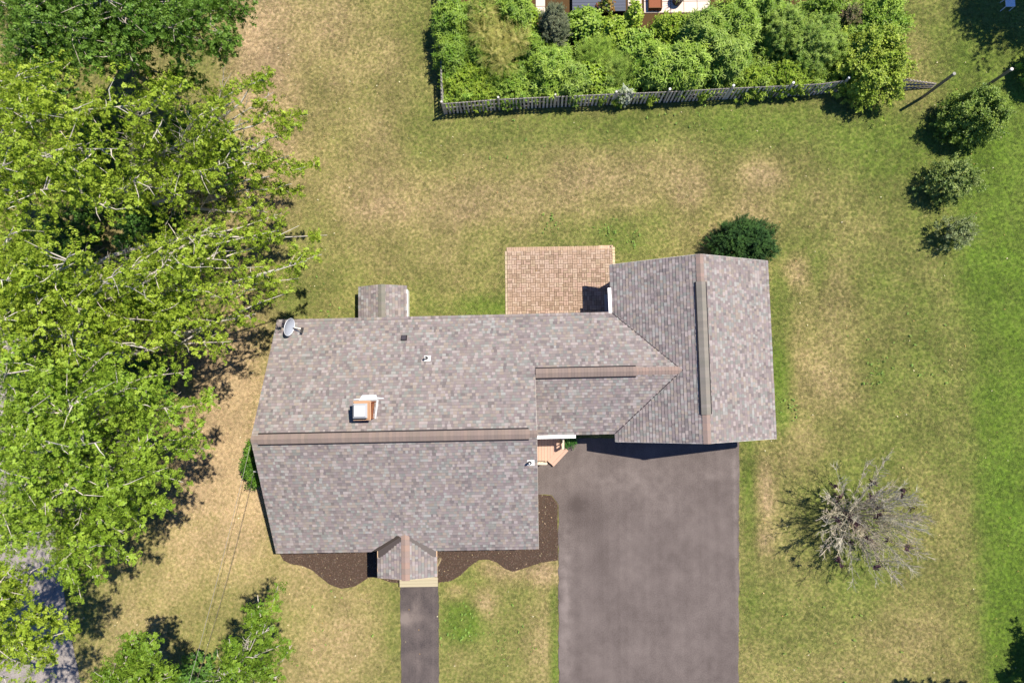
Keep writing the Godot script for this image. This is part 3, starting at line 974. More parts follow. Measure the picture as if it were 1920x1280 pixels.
	for z in [-5.805, 2.335]:
		for e in [4.08, 11.31]:
			rake.bar(Vector3(e, EAVE - 0.08, z), Vector3(7.695, gtop - 0.08, z), 0.16, 0.03, srgb(215, 210, 203), Vector3(0, 0, 1))
	flat("rake_board", rake, M.white, house)

	# openings in the walls under the eaves
	for q in [[Vector3(6.1, 1.1, 2.0)], [Vector3(9.3, 1.1, 2.0)]]:
		var d := Shape.new()
		for k in 4:
			d.box(Transform3D(Basis(), q[0] + Vector3(0, -0.78 + k * 0.525, 0.02)), Vector3(2.5, 0.5, 0.05), srgb(225, 222, 214))
		flat("garage_door", d, M.white, house)
	for q in [[Vector3(-9.0, 1.5, 6.65), 0], [Vector3(-3.2, 1.5, 6.65), 0], [Vector3(-1.2, 1.5, 6.65), 0], [Vector3(-9.5, 1.5, -3.19), 0], [Vector3(-3.5, 1.5, -3.19), 0], [Vector3(-11.12, 1.5, 4.4), 1], [Vector3(-11.12, 1.5, -1.0), 1], [Vector3(11.0, 1.5, -2.0), 1]]:
		var f := Shape.new()
		var tn := Transform3D(Basis(Vector3.UP, PI / 2 if q[1] else 0.0), q[0])
		for s in [[Vector3(0, 0.6, 0), Vector3(1.2, 0.08, 0.08)], [Vector3(0, -0.6, 0), Vector3(1.3, 0.08, 0.14)], [Vector3(0.56, 0, 0), Vector3(0.08, 1.12, 0.08)], [Vector3(-0.56, 0, 0), Vector3(0.08, 1.12, 0.08)], [Vector3.ZERO, Vector3(1.04, 0.05, 0.06)]]:
			f.box(tn * Transform3D(Basis(), s[0]), s[1], srgb(235, 233, 228))
		var win := flat("window", f, M.white, house)
		var g := Shape.new()
		g.box(tn, Vector3(1.04, 1.12, 0.012))
		flat("pane", g, M.glass, win)
	for q in [[Vector3(-5.0, 1.05, 6.66), 0], [Vector3(1.1, 1.45, 1.58), 0], [Vector3(4.38, 1.15, -4.1), 1]]:
		var d := Shape.new()
		d.box(Transform3D(Basis(Vector3.UP, PI / 2 if q[1] else 0.0), q[0]), Vector3(0.95, 2.05, 0.06), srgb(120, 48, 42))
		flat("door", d, M.white, house)


func make_house_details() -> void:
	# cellar bulkhead behind the house: low walls with a small shingled gable roof running north
	var inv := house.transform.affine_inverse()
	var p: Vector3 = inv * Vector3(-6.91, 1.20, -4.37)
	var x0 := p.x - 1.22
	var x1 := p.x + 1.1
	var z0 := (inv * Vector3(-6.90, 1.30, -5.16)).z
	var bw := Shape.new()
	bw.prism(PackedVector2Array([Vector2(x0 + 0.1, -0.1), Vector2(x0 + 0.1, 0.95), Vector2(p.x, 1.4), Vector2(x1 - 0.02, 0.95), Vector2(x1 - 0.02, -0.1)]), z0 + 0.1, -3.1, Transform3D(), srgb(228, 226, 222))
	flat("bulkhead_wall", bw, M.white, house)
	var br := Shape.new()
	br.prism(PackedVector2Array([Vector2(x0, 1.0), Vector2(p.x, 1.55), Vector2(x1, 1.0), Vector2(x1, 0.9), Vector2(p.x, 1.45), Vector2(x0, 0.9)]), z0, -3.18, Transform3D(), srgb(80, 72, 68))
	var broof := flat("bulkhead_roof", br, M.shingle_paint, house)
	var hw := p.x - x0
	var hp := 0.55 / hw
	var sl := sqrt(hw * hw + 0.3025)
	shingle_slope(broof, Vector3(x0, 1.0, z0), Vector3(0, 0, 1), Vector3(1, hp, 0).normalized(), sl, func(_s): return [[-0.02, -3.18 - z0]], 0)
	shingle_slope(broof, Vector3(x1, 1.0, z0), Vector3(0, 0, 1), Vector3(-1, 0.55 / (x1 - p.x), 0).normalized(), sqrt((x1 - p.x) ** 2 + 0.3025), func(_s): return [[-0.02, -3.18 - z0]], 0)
	ridge_caps(broof, Vector3(p.x, 1.55, z0 - 0.02), Vector3(p.x, 1.55, -3.2), 0.19, hp, [srgb(123, 119, 110), srgb(119, 117, 107)], 0.03)
	var trim := Shape.new()
	trim.bar(Vector3(x1 + 0.03, 0.93, z0 + 0.25), Vector3(x1 + 0.03, 0.93, -3.19), 0.07, 0.16, srgb(240, 240, 238))
	trim.bar(Vector3(x1 - 0.05, 0.96, z0 + 0.03), Vector3(x1 + 0.03, 0.93, z0 + 0.25), 0.07, 0.14, srgb(240, 240, 238))
	flat("bulkhead_fascia", trim, M.white, house)

	# front porch: gable roof running south over the step
	var ridge_in: Vector3 = inv * Vector3(-5.30, 3.05, 6.39)
	var ridge_out: Vector3 = inv * Vector3(-5.32, 3.05, 8.32)
	var ex0: float = (inv * Vector3(-6.68, 2.56, 7.59)).x
	var ex1: float = (inv * Vector3(-4.04, 2.56, 7.57)).x
	var rx := (ex0 + ex1) / 2
	var zf := ridge_out.z
	var yr := 3.03
	var ye := 2.56
	var pp := (yr - ye) / ((ex1 - ex0) / 2)
	var pr := Shape.new()
	pr.prism(gable_section(ex0, ex1, ye, pp, 0.14), 5.9, zf, Transform3D(), srgb(70, 62, 58))
	var proof := flat("porch_roof", pr, M.shingle_paint, house)
	var half := (ex1 - ex0) / 2
	var psl := sqrt(half * half + (yr - ye) ** 2)
	# where a point of the porch slope meets the main slope
	var meet := func(s): return 7.03 - maxf(0.0, (ye + s / psl * (yr - ye) - EAVE)) / PITCH
	var strip := func(s): return 0.3 - 0.2 * s / psl
	for q in [[ex0, 1.0], [ex1, -1.0]]:
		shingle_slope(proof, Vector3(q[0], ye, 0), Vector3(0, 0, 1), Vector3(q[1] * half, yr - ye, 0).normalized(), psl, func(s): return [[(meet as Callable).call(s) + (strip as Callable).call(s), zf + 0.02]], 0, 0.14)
		var v := Shape.new()
		var prev := []
		for k in 9:
			var s := psl * k / 8.0
			var y := ye + s / psl * (yr - ye) + 0.022
			var x: float = q[0] + q[1] * half * s / psl
			var za: float = (meet as Callable).call(s) - 0.1
			var zb: float = (meet as Callable).call(s) + (strip as Callable).call(s) + 0.03
			if prev:
				v.face(prev[0], prev[1], Vector3(x, y, zb), Vector3(x, y + 0.01, za), Vector3.UP, srgb(78, 70, 66))
			prev = [Vector3(x, y + 0.01, za), Vector3(x, y, zb)]
		flat("valley_flashing", v, M.metal_paint, proof)
	var cap_pink := [srgb(142, 122, 111), srgb(138, 121, 113), srgb(146, 124, 113)]
	ridge_caps(proof, Vector3(rx, yr, 6.2), Vector3(rx, yr, zf + 0.03), 0.2, pp, cap_pink, 0.035, 0.24)
	var pf := Shape.new()
	pf.bar(Vector3(ex1 + 0.02, ye - 0.06, 7.0), Vector3(ex1 + 0.02, ye - 0.06, zf), 0.04, 0.14, srgb(190, 160, 130))
	pf.bar(Vector3(ex0 - 0.02, ye - 0.06, 7.0), Vector3(ex0 - 0.02, ye - 0.06, zf), 0.04, 0.14, srgb(190, 160, 130))
	for e in [ex0, ex1]:
		pf.bar(Vector3(e, ye - 0.07, zf + 0.015), Vector3(rx, yr - 0.07, zf + 0.015), 0.14, 0.03, srgb(205, 190, 150), Vector3(0, 0, 1))
	flat("porch_fascia", pf, M.wood, house)
	for e in [ex0 + 0.15, ex1 - 0.15]:
		var post := Shape.new()
		post.box(Transform3D(Basis(), Vector3(e, 1.02, zf - 0.18)), Vector3(0.12, 2.1, 0.12), srgb(200, 180, 140))
		flat("porch_post", post, M.wood, house)

	# chimney: brick shaft, corbelled crown, white metal cap, white flashing on the uphill sides
	var c: Vector3 = inv * Vector3(-6.75, 5.30, 0.76)
	var ch := Shape.new()
	var bricks := [srgb(146, 92, 66), srgb(132, 80, 58), srgb(160, 108, 76), srgb(120, 74, 56)]
	ch.box(Transform3D(Basis(), Vector3(c.x, 4.9, c.z)), Vector3(0.56, 1.9, 0.66), srgb(150, 135, 120))
	for row in 15:
		for side in 4:
			for k in 3:
				var off := (k - 1) * 0.215 + (0.1 if row % 2 else 0.0) - 0.05
				if absf(off) > 0.27:
					continue
				var at := Vector3(c.x + off, 4.6 + row * 0.075, c.z + (0.34 if side == 0 else -0.34)) if side < 2 else Vector3(c.x + (0.29 if side == 2 else -0.29), 4.6 + row * 0.075, c.z + off)
				ch.box(Transform3D(Basis(), at), Vector3(0.2, 0.063, 0.03) if side < 2 else Vector3(0.03, 0.063, 0.2), jitter(bricks[rng.randi() % 4], 0.15))
	var chim := flat("chimney", ch, M.brick, house)
	var crown := Shape.new()
	crown.box(Transform3D(Basis(), Vector3(c.x, 5.78, c.z)), Vector3(0.72, 0.08, 0.8), srgb(186, 152, 124))
	crown.box(Transform3D(Basis(), Vector3(c.x, 5.86, c.z)), Vector3(0.64, 0.08, 0.72), srgb(166, 128, 98))
	crown.box(Transform3D(Basis(), Vector3(c.x, 5.93, c.z)), Vector3(0.56, 0.06, 0.62), srgb(194, 162, 134))
	flat("crown", crown, M.brick, chim)
	var cap := Shape.new()
	for s in [[-1, -1], [1, -1], [-1, 1], [1, 1]]:
		cap.box(Transform3D(Basis(), Vector3(c.x + s[0] * 0.17, 6.06, c.z + s[1] * 0.19)), Vector3(0.03, 0.22, 0.03), srgb(120, 120, 122))
	cap.box(Transform3D(Basis(), Vector3(c.x, 6.1, c.z)), Vector3(0.36, 0.16, 0.4), srgb(70, 70, 72))
	var lid := [Vector3(-0.29, 6.17, -0.3), Vector3(0.29, 6.17, -0.3), Vector3(0.29, 6.17, 0.3), Vector3(-0.29, 6.17, 0.3)]
	var mid := [Vector3(-0.2, 6.27, -0.21), Vector3(0.2, 6.27, -0.21), Vector3(0.2, 6.27, 0.21), Vector3(-0.2, 6.27, 0.21)]
	var at := Vector3(c.x, 0, c.z)
	for k in 4:
		var l := (k + 1) % 4
		var out: Vector3 = (lid[k] + lid[l]) * Vector3(1, 0, 1) + Vector3(0, 0.4, 0)
		cap.face(at + lid[k], at + lid[l], at + mid[l], at + mid[k], out, srgb(170, 171, 174))
		cap.face(at + lid[k], at + lid[l], at + lid[l] - Vector3(0, 0.06, 0), at + lid[k] - Vector3(0, 0.06, 0), out * Vector3(1, 0, 1), srgb(170, 171, 174))
	cap.face(at + mid[0], at + mid[1], at + mid[2], at + mid[3], Vector3.UP, srgb(235, 236, 238))
	flat("chimney_cap", cap, M.white, chim)
	var fl := Shape.new()
	var on := func(dx: float, dz: float, up: float) -> Vector3: return Vector3(c.x + dx, EAVE + (c.z + dz + 3.57) * PITCH + up, c.z + dz)
	fl.face((on as Callable).call(-0.4, -0.42, 0.05), (on as Callable).call(0.4, -0.42, 0.05), (on as Callable).call(0.34, -0.64, 0.035), (on as Callable).call(-0.28, -0.64, 0.035), Vector3.UP, srgb(196, 200, 203))
	fl.face((on as Callable).call(-0.62, -0.44, 0.045), (on as Callable).call(-0.3, -0.44, 0.045), (on as Callable).call(-0.3, -0.5, 0.04), (on as Callable).call(-0.62, -0.48, 0.04), Vector3.UP, srgb(196, 200, 203))
	fl.face((on as Callable).call(0.36, -0.46, 0.045), (on as Callable).call(0.68, -0.46, 0.045), (on as Callable).call(0.68, -0.5, 0.04), (on as Callable).call(0.36, -0.54, 0.04), Vector3.UP, srgb(196, 200, 203))
	fl.face((on as Callable).call(0.38, -0.42, 0.05), (on as Callable).call(0.46, -0.42, 0.045), (on as Callable).call(0.44, 0.36, 0.045), (on as Callable).call(0.38, 0.36, 0.05), Vector3.UP, srgb(190, 193, 196))
	flat("flashing", fl, M.white, chim)

	# plumbing vents and the dark box vent on the main roof
	for q in [Vector3(-4.42, 4.00, -1.50), Vector3(0.17, 5.20, 2.97)]:
		var b: Vector3 = inv * q
		var south := b.z > 1.73
		var y := EAVE + ((7.03 - b.z) if south else (b.z + 3.57)) * PITCH
		var base := Vector3(b.x, y + 0.03, b.z)
		var slope := Basis(Vector3.RIGHT, (1.0 if south else -1.0) * atan(PITCH))
		var f := Shape.new()
		f.box(Transform3D(slope, base + Vector3(0.06, 0, 0.0)), Vector3(0.3, 0.012, 0.28), srgb(232, 232, 230))
		f.tube([base, base + Vector3(0, 0.09, 0)], [0.1, 0.065], 12, srgb(40, 40, 42))
		var fo := flat("vent_flashing", f, M.metal_paint, house)
		var t := Shape.new()
		t.tube([base, base + Vector3(0, 0.34, 0)], [0.05, 0.05], 12, srgb(38, 38, 40))
		t.tube([base + Vector3(0, 0.33, 0), base + Vector3(0, 0.345, 0)], [0.03, 0.03], 12, srgb(200, 200, 198))
		flat("vent_pipe", t, M.metal_paint, fo)
	var bv: Vector3 = inv * Vector3(-5.51, 3.50, -2.44)
	var by := EAVE + (bv.z + 3.57) * PITCH
	var sl2 := Basis(Vector3.RIGHT, -atan(PITCH))
	var bx := Shape.new()
	bx.box(Transform3D(sl2, Vector3(bv.x, by + 0.08, bv.z)), Vector3(0.2, 0.12, 0.22), srgb(66, 60, 66))
	bx.box(Transform3D(sl2, Vector3(bv.x, by + 0.03, bv.z - 0.02)), Vector3(0.27, 0.012, 0.29), srgb(30, 27, 28))
	flat("box_vent", bx, M.metal_paint, house)
	# short white gutters over the two side doors
	for q in [[Vector3(0.47, 2.55, 2.06), Vector3(2.25, 2.53, 2.06)], [Vector3(3.99, 2.56, -4.72), Vector3(4.01, 2.54, -3.42)]]:
		var g := Shape.new()
		var a: Vector3 = q[0]
		var b: Vector3 = q[1]
		var side := (b - a).cross(Vector3.UP).normalized()
		g.bar(a, b, 0.13, 0.012, srgb(238, 238, 236))
		g.bar(a + side * 0.065 + Vector3(0, 0.045, 0), b + side * 0.065 + Vector3(0, 0.045, 0), 0.012, 0.1, srgb(240, 240, 238))
		g.bar(a - side * 0.065 + Vector3(0, 0.045, 0), b - side * 0.065 + Vector3(0, 0.045, 0), 0.012, 0.1, srgb(240, 240, 238))
		g.bar(a + Vector3(0, 0.09, 0), b + Vector3(0, 0.08, 0), 0.15, 0.008, srgb(244, 244, 242))
		flat("gutter", g, M.white, house)

	# satellite dish on its mast at the corner of the roof
	var dc := Vector3(-10.71, 3.45, -2.94)
	var dish := thing("satellite_dish", "pale grey satellite dish on the northwest roof corner", "satellite dish", Vector3(dc.x, 0, dc.z))
	var look := Vector3(0.95, 0.16, 0.24).normalized()
	var xa := look.cross(Vector3.UP).normalized()
	var ya := xa.cross(look)
	var mid3 := Vector3(0, 3.45, 0)
	var bowl := Shape.new()
	var R := 0.43
	for k in 5:
		for l in 28:
			var ring := []
			var nor := []
			for e in [[k, l], [k, l + 1], [k + 1, l + 1], [k + 1, l]]:
				var r: float = R * e[0] / 5.0
				var t: float = TAU * e[1] / 28.0
				ring.append(mid3 + xa * cos(t) * r * 0.94 + ya * sin(t) * r + look * (r * r * 0.5 - 0.06))
				nor.append((look - (xa * cos(t) + ya * sin(t)) * r).normalized())
			for e in [0, 2, 1, 0, 3, 2]:
				bowl.v.append(ring[e]); bowl.n.append(nor[e]); bowl.c.append(srgb(168, 174, 184))
	var rim := []
	var rr := []
	for l in 29:
		var t := TAU * l / 28.0
		rim.append(mid3 + xa * cos(t) * R * 0.94 + ya * sin(t) * R + look * (R * R * 0.5 - 0.06))
		rr.append(0.014)
	bowl.tube(rim, rr, 5, srgb(225, 228, 232))
	var bm: StandardMaterial3D = M.white.duplicate()
	bm.cull_mode = BaseMaterial3D.CULL_DISABLED
	flat("reflector", bowl, bm, dish)
	var arm := Shape.new()
	var foot := mid3 - ya * R * 0.9
	var horn := mid3 + look * 0.5 - ya * 0.34
	arm.bar(foot, horn, 0.05, 0.05, srgb(48, 46, 48))
	arm.box(Transform3D(Basis(xa, look, xa.cross(look)), horn + Vector3(0, 0.04, 0)), Vector3(0.26, 0.1, 0.08), srgb(60, 56, 58))
	flat("feed_arm", arm, M.metal_paint, dish)
	var mast := Shape.new()
	mast.tube([mid3 - look * 0.08, mid3 - look * 0.2 - Vector3(0, 0.1, 0), Vector3(-0.12, 2.75, -0.02)], [0.03, 0.03, 0.03], 8, srgb(165, 163, 160))
	mast.bar(Vector3(-0.12, 2.98, 0.0), Vector3(0.5, 2.9, 0.1), 0.16, 0.02, srgb(205, 196, 186))
	mast.bar(Vector3(0.5, 2.9, 0.1), Vector3(0.5, 2.72, 0.12), 0.04, 0.04, srgb(165, 163, 160))
	mast.bar(Vector3(-0.12, 2.76, -0.16), Vector3(-0.12, 2.76, 0.16), 0.16, 0.03, srgb(190, 186, 180))
	flat("mast", mast, M.metal_paint, dish)


# ---------------------------------------------------------------- patio
func make_patio() -> void:
	var a := Vector2(-0.93, -7.22)
	var u := (Vector2(4.36, -7.28) - a).normalized()
	var v := Vector2(-u.y, u.x)
	var bed := Shape.new()
	bed.slab(patio_poly, 0.012, 0.05, srgb(84, 58, 42))
	var patio := structure("patio", bed.mesh(), M.earth, "worn reddish tan brick patio in basket weave behind the house", "patio")
	var tones := [srgb(160, 137, 118), srgb(167, 145, 128), srgb(150, 128, 109), srgb(169, 148, 129), srgb(140, 119, 101), srgb(156, 136, 115), srgb(164, 139, 122)]
	var mats := []
	for c in tones:
		var m: StandardMaterial3D = M.brick.duplicate()
		m.vertex_color_use_as_albedo = false
		m.albedo_color = Color(c.r, c.g, c.b).linear_to_srgb()
		mats.append(m)
	var one := Shape.new()
	one.prism(PackedVector2Array([Vector2(-0.052, 0), Vector2(-0.052, 0.026), Vector2(-0.049, 0.032), Vector2(0.049, 0.032), Vector2(0.052, 0.026), Vector2(0.052, 0)]), -0.109, 0.109)
	var one_mesh := one.mesh()
	var rest := Shape.new()
	var made := 0
	var cell := 0.234
	for j in 16:
		for i in 23:
			for k in 2:
				var p := a + u * ((i + 0.5) * cell + 0.02) + v * ((j + 0.5) * cell + 0.13)
				var flip := (i + j) % 2 == 0
				var off := (k - 0.5) * 0.118
				p += v * off if flip else u * off
				var wear := noise.get_noise_2d(p.x * 30 + 40, p.y * 30)
				var tone := clampi(int((rng.randf() * 0.7 + 0.15 + wear * 0.9) * 7.0), 0, 6)
				var yaw := -u.angle() + (PI / 2 if flip else 0.0) + rnd(-0.03, 0.03)
				var xf := Transform3D(Basis(Vector3.UP, yaw), Vector3(p.x, 0.012 + rnd(-0.003, 0.006) - (0.004 if wear < -0.2 else 0.0), p.y))
				# the 300 bricks nearest the sunny middle are pieces of their own
				if i > 1 and i < 17 and j > 1 and j < 13 and made < 300 and (i + j * 3) % 7 != 0:
					var b := part("brick", one_mesh, mats[tone], patio)
					b.transform = xf
					made += 1
				else:
					rest.box(Transform3D(xf.basis, xf.origin + Vector3(0, 0.016, 0)), Vector3(0.104, 0.032, 0.218), jitter(tones[tone], 0.06), false)
	# soldier course of paler stones along the edges
	for i in 45:
		var p := a + u * (i * 0.118 + 0.05) + v * 0.04
		rest.box(Transform3D(Basis(Vector3.UP, -u.angle() + rnd(-0.08, 0.08)), Vector3(p.x, 0.03 + rnd(-0.005, 0.008), p.y)), Vector3(0.108, 0.04, 0.2), jitter(srgb(166, 142, 120), 0.1), false)
	for i in 17:
		var p := a - u * 0.04 + v * (i * 0.235 + 0.25)
		rest.box(Transform3D(Basis(Vector3.UP, -u.angle() + rnd(-0.06, 0.06)), Vector3(p.x, 0.028 + rnd(-0.005, 0.008), p.y)), Vector3(0.1, 0.04, 0.22), jitter(srgb(176, 158, 132), 0.12), false)
	for i in 6:
		var p := Vector2(4.44, -7.20) + v * (i * 0.16)
		rest.box(Transform3D(Basis(Vector3.UP, rnd(-0.2, 0.2)), Vector3(p.x, 0.035, p.y)), Vector3(0.13, 0.07, 0.14), jitter(srgb(196, 176, 142), 0.12), false)
	for i in 8:
		var p := Vector2(3.82, -7.20) + u * (i * 0.09 - 0.08) - v * 0.07
		rest.box(Transform3D(Basis(Vector3.UP, rnd(-0.15, 0.15)), Vector3(p.x, 0.03, p.y)), Vector3(0.085, 0.05, 0.17), jitter(srgb(190, 160, 136), 0.12), false)
	flat("brickwork", rest, M.brick, patio, "stuff")
	# grey step under the back door
	var st := Shape.new()
	var sp := Vector2(4.11, -4.34)
	st.box(Transform3D(Basis(Vector3.UP, TURN), Vector3(sp.x + 0.05, 0.13, sp.y)), Vector3(0.4, 0.2, 0.95), srgb(150, 148, 144))
	st.box(Transform3D(Basis(Vector3.UP, TURN), Vector3(sp.x + 0.05, 0.245, sp.y)), Vector3(0.44, 0.03, 0.99), srgb(158, 156, 152))
	var so := structure("door_step", st.mesh(), M.stone, "grey block step in the shade at the back door by the patio", "step")
	so.set_meta("kind", "thing")


# ---------------------------------------------------------------- wooden entries
func make_entries() -> void:
	var tone := srgb(178, 148, 130)
	# side entry: decking boards running north-south, cut at 45 degrees, two steps along the cut
	var c := Vector2(0.50, 2.18)
	var d := thing("entry_deck", "small tan wooden deck with angled steps beside the driveway", "deck", Vector3(c.x, 0, c.y))
	var top := 0.42
	var corner := Vector2(1.27, 0.42)      # where the cut begins on the east edge
	var south := 1.16
	for i in 10:
		var x := 0.0 + i * 0.142
		if x > 1.3:
			break
		var end := minf(south, south - (x + 0.07 - 0.62) * 1.05) if x > 0.5 else south
		var b := Shape.new()
		b.box(Transform3D(Basis(), Vector3(x + 0.068, top, (end - 0.1) / 2)), Vector3(0.134, 0.03, end + 0.1), jitter(tone, 0.05))
		flat("board", b, M.wood, d)
	var run := Vector3(0.70, 0, -0.74).normalized()
	var out := Vector3(0.74, 0, 0.70).normalized()
	var s0 := Vector3(0.62, 0, 1.2)
	for k in 3:
		var b := Shape.new()
		var y := top + 0.012 - (0.0 if k == 0 else 0.2)
		var q := s0 + out * (0.0 + k * 0.145)
		b.bar(q + Vector3(0, y, 0), q + run * 1.05 + Vector3(0, y, 0), 0.138, 0.032, jitter(tone, 0.05))
		flat("tread", b, M.wood, d)
	var rs := Shape.new()
	rs.bar(s0 + out * 0.07 + Vector3(0, 0.3, 0), s0 + out * 0.07 + run * 1.05 + Vector3(0, 0.3, 0), 0.03, 0.2, tone)
	rs.bar(s0 + out * 0.35 + Vector3(0, 0.1, 0), s0 + out * 0.35 + run * 1.05 + Vector3(0, 0.1, 0), 0.03, 0.2, tone)
	flat("riser", rs, M.wood, d)
	for q in [[Vector3(1.29, 0.9, -0.35), Vector3(1.29, 0.9, 0.5)], [Vector3(0.0, 0.9, 1.2), Vector3(0.5, 0.9, 1.2)]]:
		var r := Shape.new()
		r.bar(q[0] + Vector3(0, 0.35, 0), q[1] + Vector3(0, 0.35, 0), 0.11, 0.04, srgb(196, 180, 158))
		r.bar(q[0] - Vector3(0, 0.25, 0), q[1] - Vector3(0, 0.25, 0), 0.05, 0.07, srgb(214, 196, 170))
		for e in [0.02, 0.98]:
			r.box(Transform3D(Basis(), q[0].lerp(q[1], e) - Vector3(0, 0.05, 0)), Vector3(0.09, 0.78, 0.09), srgb(220, 200, 174))
		for e in [0.25, 0.5, 0.75]:
			r.box(Transform3D(Basis(), q[0].lerp(q[1], e) + Vector3(0, 0.04, 0)), Vector3(0.035, 0.58, 0.035), srgb(220, 200, 174))
		flat("railing", r, M.wood, d)
	# front step of pale weathered boards
	var f0 := Vector2(-6.13, 9.42)
	var f := thing("front_step", "weathered pale wooden step at the head of the front path", "step", Vector3(f0.x, 0, f0.y))
	f.rotation.y = TURN
	for k in 3:
		var b := Shape.new()
		b.box(Transform3D(Basis(), Vector3(0.95, 0.24, -0.07 - k * 0.145)), Vector3(1.86, 0.035, 0.138), jitter(srgb(166, 156, 130), 0.06))
		flat("board", b, M.wood, f)
	var b2 := Shape.new()
	b2.box(Transform3D(Basis(), Vector3(0.95, 0.11, -0.22)), Vector3(1.8, 0.22, 0.4), srgb(160, 146, 112))
	flat("frame", b2, M.wood, f)


# ---------------------------------------------------------------- fences
func picket_run(fence: Node3D, pts: Array, lean: Vector3, tall: float, gaps: Array, post_at: Array, caps: bool) -> void:
	var wood := [srgb(210, 203, 194), srgb(196, 188, 180), srgb(218, 211, 202), srgb(182, 175, 168)]
	var base := fence.position
	var mats := []
	for c in wood:
		var m: StandardMaterial3D = M.wood.duplicate()
		m.vertex_color_use_as_albedo = false
		m.albedo_color = Color(c.r, c.g, c.b).linear_to_srgb()
		mats.append(m)
	var pk := Shape.new()
	pk.prism(PackedVector2Array([Vector2(-0.046, 0.03), Vector2(-0.046, tall - 0.07), Vector2(0, tall), Vector2(0.046, tall - 0.07), Vector2(0.046, 0.03)]), 0.0, 0.02)
	var mesh := pk.mesh()
	var total := 0.0
	for i in pts.size() - 1:
		total += pts[i].distance_to(pts[i + 1])
	var n := int(total / 0.19)
	for k in n:
		var f := (k + 0.5) / n
		var skip := false
		for g in gaps:
			if f > g[0] and f < g[1]:
				skip = true
		if skip:
			continue
		var p := _walk(pts, f)
		var q := _walk(pts, minf(1.0, f + 0.005)) - _walk(pts, maxf(0.0, f - 0.005))
		var o := part("picket", mesh, mats[rng.randi() % 4], fence)
		var sway := rnd(-0.035, 0.035)
		var x := Vector3(q.x, 0, q.y).normalized()
		var y := (Vector3.UP + lean + x * sway).normalized()
		var z := x.cross(y).normalized()
		o.transform = Transform3D(Basis(x, y, z), Vector3(p.x, rnd(-0.02, 0.02), p.y) - base + z * 0.03)
	for h in [0.28, tall * 0.52, tall * 0.88]:
		for i in pts.size() - 1:
			var r := Shape.new()
			var a: Vector2 = pts[i]
			var b: Vector2 = pts[i + 1]
			r.bar(Vector3(a.x, h, a.y) - base + lean * h, Vector3(b.x, h, b.y) - base + lean * h, 0.04, 0.07, wood[3] * 0.4)
			flat("rail", r, M.wood, fence)
	for f in post_at:
		var p := _walk(pts, f)
		var st := Shape.new()
		var foot := Vector3(p.x, -0.1, p.y) - base
		st.tube([foot, foot + lean * 1.5 + Vector3(0, tall + 0.25, 0)], [0.055, 0.055], 10, wood[1])
		if caps and f > 0.55:
			st.tube([foot + lean * 1.5 + Vector3(0, tall + 0.251, 0), foot + lean * 1.5 + Vector3(0, tall + 0.3, 0)], [0.07, 0.06], 10, srgb(225, 224, 220))
		flat("post", st, M.wood, fence)


func _walk(pts: Array, f: float) -> Vector2:
	var total := 0.0
	for i in pts.size() - 1:
		total += pts[i].distance_to(pts[i + 1])
	var left := f * total
	for i in pts.size() - 1:
		var l: float = pts[i].distance_to(pts[i + 1])
		if left <= l:
			return pts[i].lerp(pts[i + 1], left / l)
		left -= l
	return pts[pts.size() - 1]


